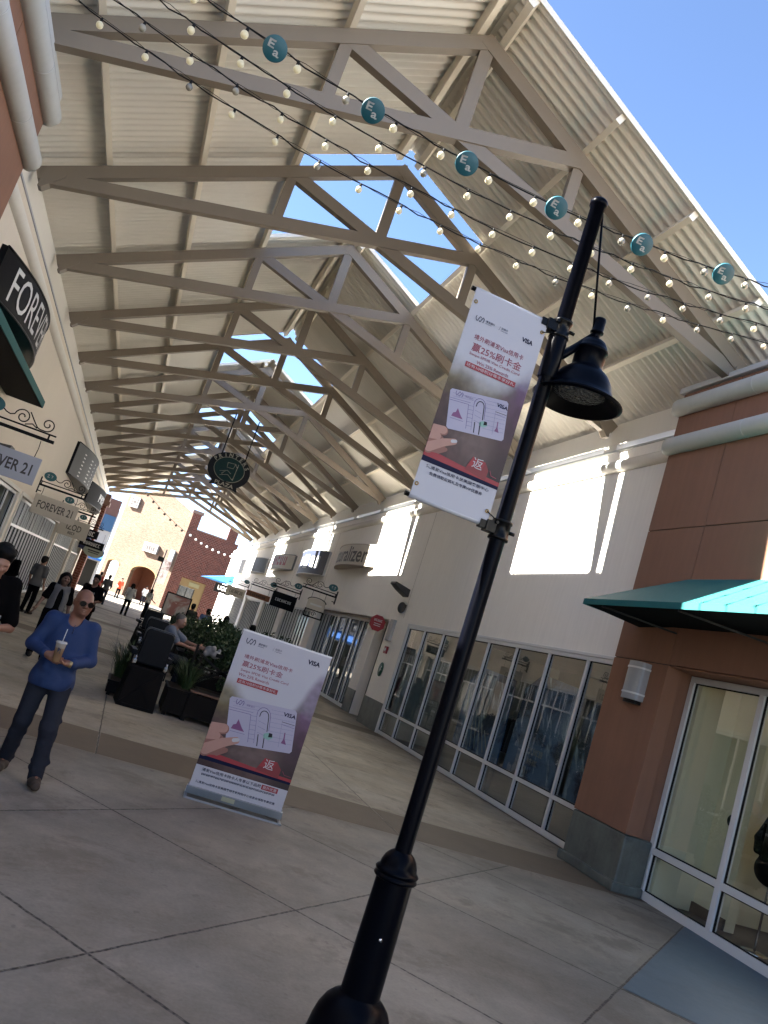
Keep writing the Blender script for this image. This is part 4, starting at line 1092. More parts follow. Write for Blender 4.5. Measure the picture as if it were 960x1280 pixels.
# teal awning under the left black sign
la = thing('hip_awning', 'dark teal canvas awning under the black lettered sign at the left edge', 'awning', (XL_, 14, 4.7))
q = MB(); AX2 = -2.85; y0a, y1a = 9.6, 18.1
A = (AX2, y1a, 4.80); B = (AX2, y0a, 4.80); C_ = (XL_ + .005, y0a + .7, 5.38); D = (XL_ + .005, y1a - .7, 5.38); E1 = (XL_ + .005, y1a, 4.80); E0 = (XL_ + .005, y0a, 4.8)
q.add([A, B, C_, D], [(3, 2, 1, 0)]); q.add([A, D, E1], [(2, 1, 0)]); q.add([B, E0, C_], [(2, 1, 0)])
o = q.build('canopy', M('dark_teal_canvas', (.006, .10, .095), .8, var=.05), la); sm = o.modifiers.new('t', 'SOLIDIFY'); sm.thickness = .008; sm.offset = -1
q = MB(); q.box(AX2, AX2 + .006, y0a, y1a, 4.66, 4.799); q.box(XL_ + .01, AX2, y1a, y1a + .006, 4.66, 4.799); q.build('valance', bpy.data.materials['dark_teal_canvas'], la)
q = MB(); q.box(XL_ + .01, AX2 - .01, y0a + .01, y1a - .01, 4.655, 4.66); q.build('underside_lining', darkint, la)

# scroll brackets with hanging signs
def spiral(c, r, turns, a0, ccw=1, n_=26):
    return [(c[0] + r * (1 - .82 * k / n_) * math.cos(a0 + ccw * turns * 2 * math.pi * k / n_), c[1] + r * (1 - .82 * k / n_) * math.sin(a0 + ccw * turns * 2 * math.pi * k / n_)) for k in range(n_ + 1)]
plaque = M('verdigris_plaque', (.03, .15, .17), .5, var=.25, scale=8)
def bracket(label, s, xw, y, z, L=1.45, oval=True):
    t = thing('scroll_bracket', label, 'sign bracket', (xw, y, z), group=None)
    X = lambda d: xw - s * d
    q = MB(); q.bar((X(.02), y, z), (X(L), y, z), .05, .06, (0, 1, 0)); q.bar((X(.02), y, z + .12), (X(L), y, z + .12), .03, .028, (0, 1, 0))
    for d in (.06, L - .12): q.bar((X(d), y, z), (X(d), y, z + .12), .03, .03, (0, 1, 0))
    q.build('bar', blackm, t)
    q = MB(); q.box(min(X(0), X(.03)), max(X(0), X(.03)), y - .06, y + .06, z - .28, z + .25); q.bar((X(.02), y, z - .2), (X(.14), y, z - .2), .03, .03, (0, 1, 0)); q.build('wall_plate', blackm, t)
    q = MB()
    for pts in ([(.42, .30)] + [(.48, .26), (.56, .24)] + spiral((.78, .27), .15, 1.5, math.pi, -1), [(.88, .40), (.98, .28), (1.08, .17), (1.14, .15)] + spiral((1.24, .28), .13, 1.4, -math.pi / 2, 1), [(.86, .15), (.98, .2), (1.08, .15)]):
        q.tube([(X(a), y, z + b) for a, b in pts], .012, 6)
    q.build('scroll', blackm, t)
    if oval:
        q = MB(); n_ = 28
        ring = [(.24 + .19 * math.cos(2 * math.pi * k / n_), .33 + .14 * math.sin(2 * math.pi * k / n_)) for k in range(n_)]
        q.prism([(p[0], p[1]) for p in ring], (xw, y - .02, z), (-s, 0, 0), (0, 0, 1), (0, .04, 0)); pl = q.build('number_plaque', plaque, t)
        q = MB()
        for (a, b_, c, d) in ((.14, .36, .2, .38), (.2, .38, .16, .29), (.16, .29, .22, .29), (.26, .37, .31, .37), (.31, .37, .29, .29)):
            q.bar((X(a), y - .024, z + b_), (X(c), y - .024, z + d), .004, .014, (0, 1, 0))
        q.build('numeral', wlet, pl, base=base_of(t))
    return t
def hang_sign(label, s, xw, y, z0, z1, d0, d1, ztop, face, lines, lm, bold=.01, frame=None):
    t = thing('blade_sign', label, 'hanging sign', (xw, y, z0))
    X = lambda d: xw - s * d
    q = MB(); q.box(min(X(d0), X(d1)), max(X(d0), X(d1)), y - .02, y + .02, z0, z1); q.build('board', face, t, bevel=.004)
    q = MB()
    for d in (d0 + .15, d1 - .15): q.tube([(X(d), y, z1), (X(d) + .012, y, (z1 + ztop) / 2), (X(d), y, ztop - .02)], .008, 6)
    q.build('hanger', blackm, t)
    left = min(X(d0), X(d1))
    q = MB()
    for (st_, u, v, h, w_) in lines:
        q.text(st_, plane((left, y - .0225, z0), (1, 0, 0), (0, 0, 1)), u, v, h=h, w=w_, bold=bold)
    if q.f: q.build('lettering', lm, t)
    if frame:
        q = MB(); a, b_ = left, left + abs(d1 - d0)
        for (x0, x1, za, zb_) in ((a - .03, b_ + .03, z1 + .002, z1 + .03), (a - .03, b_ + .03, z0 - .03, z0 - .002), (a - .03, a - .002, z0, z1), (b_ + .002, b_ + .03, z0, z1)): q.box(x0, x1, y - .03, y + .03, za, zb_)
        q.build('frame', frame, t)
    return t
bracket('black scroll bracket with teal plaque nearest the viewer on the left wall', -1, XL_, 16.3, 3.84)
hang_sign('white hanging sign cut by the left edge, ending EVER 21', -1, XL_, 16.3, 2.95, 3.47, .07, 1.38, 3.81, whites, [('FOREVER 21', .12, .15, .22, 1.08)], darkl, bold=.02)
up_l = thing('wall_uplight', 'small dark wedge wall light on the left wall behind the white hanging sign', 'wall light', (XL_, 18.6, 3.5))
q = MB(); q.prism([(0, .25), (.42, .3), (.40, .24), (.05, 0), (0, 0)], (XL_, 18.5, 3.45), (1, 0, 0), (0, 0, 1), (0, .5, 0)); q.build('housing', M('bronze_light', (.05, .045, .04), .5), up_l)
bracket('black scroll bracket with teal plaque over the complete FOREVER 21 sign, left wall', -1, XL_, 27.7, 3.82)
hang_sign('cream hanging sign lettered FOREVER 21 in full, left wall', -1, XL_, 27.7, 2.90, 3.52, .03, 1.40, 3.8, creams, [('FOREVER 21', .14, .20, .25, 1.1)], darkl, bold=.015)
bracket('black scroll bracket third along the left wall', -1, XL_, 36.3, 3.86)
hang_sign('cream hanging sign lettered IZOD with dark header strip, left wall', -1, XL_, 36.3, 2.75, 3.5, .2, 1.40, 3.84, creams, [('IZOD', .3, .28, .26, .6), ('~4', .42, .1, .12, .3)], darkl)
bracket('black scroll bracket fourth along the left wall', -1, XL_, 46.9, 3.9)
hang_sign('black hanging sign lettered in white, under the fourth left bracket', -1, XL_, 46.9, 3.3, 3.75, .1, 1.3, 3.88, blk, [('~5', .2, .1, .25, .8)], wlet)
hang_sign('long narrow black hanging sign near the navy awning on the left', -1, XL_, 51.5, 2.9, 3.35, .2, 1.6, 3.9, blk, [('~7', .2, .12, .2, 1.0)], wlet)
na = thing('navy_awning', 'dark navy awning at the far end of the left shops', 'awning', (XL_, 57, 3.2))
q = MB(); A = (-2.2, 58.8, 2.75); B = (-2.2, 54.6, 2.75); C_ = (XL_ + .01, 55, 3.9); D = (XL_ + .01, 58.6, 3.9)
q.add([A, B, C_, D], [(0, 1, 2, 3)]); q.add([A, D, (XL_ + .01, 58.8, 2.75)], [(0, 1, 2)]); q.add([B, (XL_ + .01, 54.6, 2.75), C_], [(0, 1, 2)]); q.build('canopy', M('navy_canvas', (.012, .018, .07), .8), na)
ov = thing('oval_sign', 'pale green oval hanging sign below the navy awning', 'hanging sign', (-2.6, 52.5, 2.6))
q = MB(); q.prism([(.62 * math.cos(2 * math.pi * k / 28), .36 * math.sin(2 * math.pi * k / 28)) for k in range(28)], (-2.5, 52.5, 2.75), (1, 0, 0), (0, 0, 1), (0, .05, 0)); q.build('board', M('pale_green_face', (.42, .45, .36), .6), ov)
q = MB(); q.bar((-2.85, 52.49, 2.78), (-2.15, 52.49, 2.78), .01, .08, (0, 1, 0)); q.bar((-2.8, 52.49, 2.66), (-2.2, 52.49, 2.66), .01, .05, (0, 1, 0)); q.build('lettering', darkl, ov)

bracket('black scroll bracket with teal plaque nearest the red sign, right wall', 1, XR_, 31.6, 3.72)
ar = thing('blade_sign', 'beige arched hanging sign with black iron frame under the nearest right bracket', 'hanging sign', (7.05, 31.6, 2.75))
prof = [(-.36, 0), (.36, 0), (.36, .32)] + [(.36 * math.cos(t), .32 + .14 * math.sin(t)) for t in np.linspace(.2, math.pi - .2, 9)] + [(-.36, .32)]
q = MB(); q.prism(prof, (7.02, 31.6, 2.98), (1, 0, 0), (0, 0, 1), (0, .04, 0)); q.build('board', creams, ar)
q = MB(); q.tube([(7.02 + p[0] * 1.06, 31.62, 2.98 + p[1] * 1.06) for p in prof[2:]], .02, 6); q.bar((6.64, 31.62, 2.96), (7.4, 31.62, 2.96), .04, .04); q.bar((6.64, 31.62, 2.68), (7.4, 31.62, 2.68), .04, .05)
for x in (6.66, 7.38): q.bar((x, 31.62, 2.68), (x, 31.62, 2.96), .04, .04)
q.tube([(a, 31.62, b) for a, b in spiral((7.02, 2.82), .1, 1.3, 0)], .014, 6)
for x in (6.75, 7.3): q.tube([(x, 31.62, 3.42), (x, 31.62, 3.7)], .008, 6)
q.build('iron_frame', blackm, ar)
q = MB(); q.bar((6.78, 31.596, 3.18), (7.26, 31.596, 3.18), .004, .07, (0, 1, 0)); q.build('lettering', wlet, ar)
bracket('black scroll bracket above the square black sign, right wall', 1, XR_, 38.6, 3.72)
hang_sign('square black hanging sign with a row of white lettering, right wall', 1, XR_, 38.6, 2.78, 3.5, .10, 1.3, 3.7, blk, [('~8', .18, .3, .13, .8)], wlet, bold=.02)
bracket('black scroll bracket above the orange sign, right wall', 1, XR_, 45.6, 3.72, oval=True)
hang_sign('narrow orange brown hanging sign, right wall', 1, XR_, 45.6, 3.05, 3.36, .2, 1.55, 3.7, M('orange_sign_face', (.36, .13, .05), .6, var=.1), [('~8', .2, .09, .13, .9)], darkl)
bracket('black scroll bracket farthest along the right wall', 1, XR_, 56.8, 3.85)
hang_sign('cream hanging sign with dark script, farthest right bracket', 1, XR_, 56.8, 2.95, 3.6, .1, 1.4, 3.83, creams, [('~8', .2, .22, .25, .95)], darkl)
hang_sign('black hanging sign lettered UGG beneath the bright blue awning', 1, XR_, 66.0, 3.05, 3.78, .0, 1.35, 3.9, blk, [('UGG', .25, .2, .36, .85)], wlet, bold=.03)
ba = thing('hip_awning', 'bright blue awning at the far sunlit end of the right shops', 'awning', (XR_, 67, 3.8))
q = MB(); A = (5.4, 70.5, 3.95); B = (5.6, 66.3, 3.95); C_ = (XR_ - .01, 66.8, 4.75); D = (XR_ - .01, 70.0, 4.75)
q.add([A, B, C_, D], [(0, 1, 2, 3)]); q.add([A, D, (XR_ - .01, 70.5, 3.95)], [(0, 1, 2)]); q.add([B, (XR_ - .01, 66.3, 3.95), C_], [(0, 1, 2)]); q.build('canopy', M('blue_canvas', (.02, .17, .42), .8), ba)

# fittings on the right wall
up_r = thing('wall_uplight', 'dark wedge wall light on the cream wall above the red octagon', 'wall light', (XR_, 23.3, 3.9))
q = MB(); q.prism([(0, .12), (-.50, .22), (-.52, .15), (-.32, .02), (0, -.12)], (XR_, 23.05, 4.05), (1, 0, 0), (0, 0, 1), (0, .5, 0)); q.build('housing', bpy.data.materials['bronze_light'], up_r, bevel=.01)
spk = thing('wall_speaker', 'small dark rounded wall speaker under the wedge light', 'speaker', (XR_, 23.0, 3.55))
q = MB(); sdf_mesh(q, [ell((XR_ - .12, 23.0, 3.58), (.12, .10, .17)), cap((XR_ - .1, 23.0, 3.6), (XR_, 23.0, 3.66), .05)], .02); q.build('housing', bpy.data.materials['bronze_light'], spk)
oc = thing('octagon_sign', 'red octagonal sign at the corner of the recessed lobby', 'sign', (XR_, 24.2, 2.95))
q = MB(); q.prism([(.26 * math.cos(R(22.5 + 45 * k)), .26 * math.sin(R(22.5 + 45 * k))) for k in range(8)], (XR_ - .34, 24.12, 2.97), (1, 0, 0), (0, 0, 1), (0, .03, 0)); q.build('plate', M('red_sign_face', (.38, .02, .03), .45), oc)
q = MB(); q.text('~5', plane((XR_ - .34, 24.117, 2.97), (1, 0, 0), (0, 0, 1)), 0, .05, w=.28, h=.07, align='c')
for z in (-.02, -.08): q.bar((XR_ - .45, 24.117, 2.97 + z), (XR_ - .23, 24.117, 2.97 + z), .003, .02, (0, 1, 0))
q.build('lettering', wlet, oc)
wb_ = thing('wall_panel', 'pale tall wall box on the cream wall right of the red octagon', 'wall box', (XR_, 23.5, 2.6))
q = MB(); q.box(XR_ - .10, XR_ - .001, 23.38, 23.72, 2.55, 3.2); q.build('housing', M('pale_wall_box', (.5, .5, .48), .5), wb_, bevel=.015)
q = MB(); q.box(XR_ - .106, XR_ - .101, 23.43, 23.67, 2.66, 3.1); q.build('door', M('pale_box_door', (.55, .55, .53), .5), wb_)
fa = thing('fire_alarm', 'small red alarm box on the cream wall', 'alarm', (XR_, 23.5, 2.2))
q = MB(); q.box(XR_ - .06, XR_ - .001, 23.36, 23.60, 2.16, 2.38); q.build('housing', bpy.data.materials['red_sign_face'], fa, bevel=.01)
q = MB(); q.box(XR_ - .066, XR_ - .061, 23.42, 23.54, 2.24, 2.32); q.build('strobe', wlet, fa)
gc_ = thing('round_sign', 'dark green round sign on the cream wall under the alarm', 'sign', (XR_, 23.45, 1.68))
q = MB(); q.lathe([(0, 0), (.21, 0), (.21, -.02), (0, -.02)], (XR_ - .002, 23.45, 1.68), 28, (1, 0, 0)); q.build('plate', M('green_sign_face', (.015, .09, .05), .5), gc_)
q = MB(); q.bar((XR_ - .025, 23.5, 1.6), (XR_ - .025, 23.4, 1.78), .003, .04, (1, 0, 0)); q.bar((XR_ - .025, 23.36, 1.66), (XR_ - .025, 23.5, 1.7), .003, .03, (1, 0, 0)); q.build('symbol', wlet, gc_)

# hanging PRINTERS PLAZA sign
hx, hy, hz = 1.84, 28.3, 6.46
hg = thing('plaza_sign', 'round black and green sign lettered PRINTERS PLAZA hanging on two rods from the roof', 'hanging sign', (hx, hy, hz))
q = MB(); n_ = 48
q.prism([(.74 * math.cos(2 * math.pi * k / n_), .62 * math.sin(2 * math.pi * k / n_)) for k in range(n_)], (hx, hy, hz), (1, 0, 0), (0, 0, 1), (0, .08, 0)); q.build('disc', blk, hg)
q = MB(); q.prism([(.52 * math.cos(2 * math.pi * k / n_), .42 * math.sin(2 * math.pi * k / n_)) for k in range(n_)], (hx, hy - .012, hz + .02), (1, 0, 0), (0, 0, 1), (0, .011, 0)); q.build('green_panel', M('bottle_green_face', (.003, .022, .020), .4), hg)
gold = M('pale_gold_paint', (.26, .24, .18), .5)
q = MB()
def arct(st_, r, a0, a1, h, flip=False):
    for i, ch in enumerate(st_):
        a = a0 + (a1 - a0) * (i + .5) / len(st_); rx, rz = r * .74 / .62, r
        c = np.array([hx + rx * math.cos(a), hy - .014, hz + rz * math.sin(a)]); nrm = unit((math.cos(a) / rx, 0, math.sin(a) / rz)); tan_ = np.array([nrm[2], 0, -nrm[0]])
        if flip: nrm, tan_ = -nrm, -tan_
        q.text(ch, plane(c, tan_, nrm), 0, -h / 2, h=h, align='c', bold=.02)
arct('PRINTERS', .53, R(160), R(20), .14)
q.tube([(hx + .53 * math.cos(2 * math.pi * k / 40), hy - .012, hz + .02 + .43 * math.sin(2 * math.pi * k / 40)) for k in range(41)], .008, 5, cap=False)
for pts in ([(-.2, -.2), (-.1, -.05), (-.22, -.18)], [(-.25, -.25), (.0, -.15), (.2, -.28)], [(-.12, .25), (.15, .28), (.25, .15)], [(-.12, .25), (-.1, .08), (.12, .1), (.15, .28)], [(.25, .3), (.22, -.3)], [(-.3, -.12), (-.05, -.02), (.1, -.1)]):
    q.tube([(hx + a, hy - .016, hz + b) for a, b in pts], .009, 5)
q.build('gilding', gold, hg)
q = MB(); q.prism([(-.5, -.1), (-.42, .12), (0, .16), (.42, .12), (.5, -.1), (.3, -.06), (0, -.04), (-.3, -.06)][::-1], (hx, hy - .03, hz - .56), (1, 0, 0), (0, 0, 1), (0, .02, 0)); rb_ = q.build('ribbon', blk, hg)
q = MB(); q.text('PLAZA', plane((hx, hy - .034, hz - .56), (1, 0, 0), (0, 0, 1)), 0, -.02, w=.66, h=.13, align='c', bold=.02); q.build('lettering', gold, rb_, base=(hx, hy, hz))
for d in (-.42, .42): q = MB(); q.tube([(hx + d, hy + .04, hz + .50), (hx + d, hy + .04, hz + 2.0)], .022, 8); q.build('rod', blackm, hg)

# ------------------------------------------------------------------ festoon lights across the near gap
m, nt, out = new_mat('frosted_bulb_glass'); N = NT(nt)
N.princ(out, (.40, .37, .26), .3, 0, .5, emis=(1.0, .85, .5), estr=.02); bulbm = m
bulbs_ = [bulbm, M('dim_bulb_glass', (.36, .33, .25), .25), M('clear_bulb_glass', (.22, .21, .17), .15, spec=.8)]
cordm = M('black_cord', (.012, .012, .012), .6)
discm = M('teal_disc_print', (.004, .085, .115), .5, var=.04)
def cable(y, p0, p1, sag):
    p0 = np.array(p0, float); p1 = np.array(p1, float)
    return lambda t: p0 + (p1 - p0) * t - np.array([0, 0, sag * 4 * t * (1 - t)])
def festoon(label, fn, n_b, t0, t1, discs=(), seed=0, scale=1.0):
    rn = random.Random(seed); root = thing('festoon_light', label, 'string lights', tuple(fn(0)), group='festoon lights strung across the walkway')
    q = MB(); T = np.linspace(0, 1, 61); wob = [np.array([0, rn.uniform(-.012, .012), rn.uniform(-.018, .018)]) for _ in T]
    q.tube([fn(t) + w_ for t, w_ in zip(T, wob)], .0075 * scale, 5)
    q.tube([fn(t) - w_ * .8 + np.array([0, 0, .008]) for t, w_ in zip(T, wob)], .0035 * scale, 4); q.build('cord', cordm, root)
    out = []
    for k in range(n_b):
        t = t0 + (t1 - t0) * (k + .5) / n_b
        if any(abs(t - d) < .006 for d in discs): continue
        c = fn(t); q = MB(); tl_ = rn.uniform(-.012, .012)
        q.lathe([(.012, 0), (.015, -.01), (.015, -.04), (.012, -.045)], c + np.array([0, 0, .004]), 8); so_ = q.build('socket', cordm, root)
        q = MB(); q.sphere((c[0] + tl_, c[1], c[2] - .075), (.037, .037, .04), 12, 8); q.build('bulb', rn.choice([bulbs_[0]] * 3 + bulbs_), so_, base=tuple(fn(0)))
    return root
FS = [(7.0, (.029, -.101, 6.771), -.74), (7.6, (.0257, -.094, 6.895), -1.265), (8.05, (.0258, -.093, 6.89), -1.765), (8.5, (.025, -.089, 6.906), -2.25)]
FL = ['string of pale bulbs carrying the teal discs, nearest the viewer', 'string of pale bulbs second from the viewer, just beyond the teal discs', 'third string of pale bulbs from the viewer, between the second and the last', 'lowest string of pale bulbs, farthest from the viewer across the gap']
XA, XB = -3.07, 7.2
for i, (fy, c, x0) in enumerate(FS):
    def fn(t, fy=fy, c=c):
        x = XA + (XB - XA) * t
        return np.array([x, fy, c[0] * x * x + c[1] * x + c[2]])
    D = .513; nb = int((7.1 - x0) / D); k0 = -int((x0 + 3.0) / D)
    a = x0 + D * k0; nb = nb - k0
    ta = (a - D / 2 - XA) / (XB - XA); tb_ = (a - D / 2 + D * nb - XA) / (XB - XA)
    festoon(FL[i], fn, nb, ta, tb_, seed=i)
whited = M('white_disc_paint', (.42, .43, .42), .5)
dn = ['first teal disc from the upper left on the near light string', 'second teal disc from the left on the near light string', 'third teal disc from the left, over the roof trusses', 'fourth teal disc from the left, beside the top of the lamp post', 'fifth teal disc from the left, just right of the lamp post top', 'last teal disc on the right, against the roof edge']
for k in range(6):
    x = -.46 + 1.012 * k; fy = 7.0; z = .029 * x * x - .101 * x + 6.771 - .035
    t = thing('disc_sign', dn[k], 'disc sign', (x, fy - .02, z), group='teal discs on the light string')
    t.rotation_euler = (R(36 + 4 * (k % 2)), R(3 - 3 * (k % 3)), R(2 - 5 * (k % 3)))
    q = MB(); q.lathe([(0, -.012), (.108, -.012), (.113, -.008), (.113, .012), (0, .012)], (0, 0, 0), 36, (0, 1, 0)); q.build('disc', discm, t, local=True)
    q = MB(); f_ = plane((-.072, -.0135, -.008), (1, 0, 0), (0, 0, 1)); q.text('E', f_, .0, .0, h=.07, w=.058, bold=.03)
    for (a, b_, c_, d_) in ((0, 0, .062, .012), (0, .06, .062, .072)): q.add([f_(a, b_), f_(c_, b_), f_(c_, d_), f_(a, d_)], [(0, 1, 2, 3)])
    q.text('a', f_, .068, -.050, h=.05, w=.054, bold=.02)
    for (a, b_, c_, d_) in ((.112, -.054, .13, -.044),): q.add([f_(a, b_), f_(c_, b_ + .006), f_(c_, d_ + .006), f_(a, d_)], [(0, 1, 2, 3)])
    q.build('lettering', whited, t, local=True)

# ------------------------------------------------------------------ people
skin_a = M('tan_skin', (.21, .098, .062), .5, var=.08, scale=12, sss=.15, spec=.4)
skin_b = M('light_skin', (.27, .14, .095), .5, var=.08, scale=12, sss=.15)
skin_d = M('brown_skin', (.12, .06, .04), .5, var=.08, scale=12, sss=.1)
bluesh = M('royal_blue_knit', (.0055, .027, .105), .85, var=.12, scale=7, bump=.35, bscale=260, bdist=.006)
jeans = M('faded_dark_denim', (.020, .023, .034), .9, var=.35, scale=5, bump=.3, bscale=300, dirt=.3, bdist=.003)
blackcl = M('black_cotton', (.0024, .0024, .0027), .95, spec=.06, var=.2, scale=6)
hairm = M('black_hair', (.004, .0035, .003), .55, bump=.5, bscale=180, bdist=.006)
shoem = M('brown_suede_shoe', (.04, .027, .019), .8, var=.2)
solem = M('dark_sole', (.02, .018, .016), .8)
lensm = M('dark_sunglass_lens', (.006, .004, .003), .4, spec=.1)

def limb(a, b, ra, rb, k=.03): return cap(a, b, ra, rb, k)
def hand_prims(w, d, nrm, side, curl=.6, s=1.0):
    """palm, four unequal fingers with two bends and a thumb; d: pointing, nrm: palm normal, side: thumb side"""
    w, d = np.asarray(w, float), unit(d); nrm = unit(np.asarray(nrm) - d * (np.asarray(nrm) @ d)); sd = np.cross(d, nrm) * side
    P = [cap(w, w + d * .03 * s, .026 * s, .028 * s, .015)]
    for j in range(4): P.append(cap(w + d * .012 * s + sd * (.026 - .0175 * j) * s * .7, w + d * .085 * s + sd * (.028 - .0185 * j) * s, .0135 * s, .0115 * s, .012))
    for j, L in enumerate((.075, .083, .077, .06)):
        b0 = w + d * .085 * s + sd * (.028 - .0185 * j) * s
        a1, a2, a3 = curl * .8, curl * 1.7, curl * 2.3
        dd = [d * math.cos(a) + nrm * math.sin(a) for a in (a1, a2, a3)]
        p1 = b0 + dd[0] * L * .45 * s; p2 = p1 + dd[1] * L * .32 * s; p3 = p2 + dd[2] * L * .25 * s
        P += [cap(b0, p1, .0098 * s, .009 * s, .004), cap(p1, p2, .009 * s, .0082 * s, .004), cap(p2, p3, .0082 * s, .007 * s, .004)]
    t0 = w + d * .025 * s + sd * .024 * s; t1 = t0 + (d * .55 + sd * .75 + nrm * .25) * .040 * s; t2 = t1 + (d * .8 + sd * .15 + nrm * .5) * .036 * s
    P += [cap(t0, t1, .0145 * s, .0115 * s, .012), cap(t1, t2, .0112 * s, .009 * s, .005)]
    return P
def rotz(a): c_, s_ = math.cos(a), math.sin(a); return np.array([[c_, -s_, 0], [s_, c_, 0], [0, 0, 1]])
def rotx(a): c_, s_ = math.cos(a), math.sin(a); return np.array([[1, 0, 0], [0, c_, -s_], [0, s_, c_]])
def roty(a): c_, s_ = math.cos(a), math.sin(a); return np.array([[c_, 0, s_], [0, 1, 0], [-s_, 0, c_]])

def head_prims(c, Rm, detail=True, s=1.0):
    """face towards local -y"""
    c = np.asarray(c, float); T = lambda p: c + Rm @ (np.asarray(p, float) * s)
    E = lambda p, r, k=.03, op='+': ell(T(p), np.asarray(r) * s, k, Rm, op)
    P = [E((0, .012, .028), (.076, .096, .09), .01), E((0, -.02, -.03), (.064, .075, .082), .04), E((0, -.045, -.078), (.040, .040, .032), .035),
         E((0, -.006, -.03), (.066, .07, .06), .03)]
    if detail:
        P += [E((0, -.080, .018), (.056, .018, .014), .02), cap(T((0, -.090, .012)), T((0, -.112, -.022)), .009 * s, .0135 * s, .012), E((.012, -.102, -.028), (.010, .011, .009), .008), E((-.012, -.102, -.028), (.010, .011, .009), .008),
              E((.032, -.094, .0), (.017, .016, .011), .012, '-'), E((-.032, -.094, .0), (.017, .016, .011), .012, '-'),
              E((.038, -.066, -.028), (.022, .022, .02), .025), E((-.038, -.066, -.028), (.022, .022, .02), .025),
              E((0, -.092, -.053), (.024, .010, .006), .006), E((0, -.090, -.064), (.021, .011, .007), .006), E((0, -.104, -.0585), (.026, .010, .0018), .003, '-'),
              E((0, -.085, -.088), (.019, .014, .013), .015)]
        for sg in (-1, 1):
            P += [E((sg * .078, .012, -.006), (.011, .020, .032), .008), E((sg * .084, .008, -.004), (.006, .011, .02), .006, '-')]
    return P

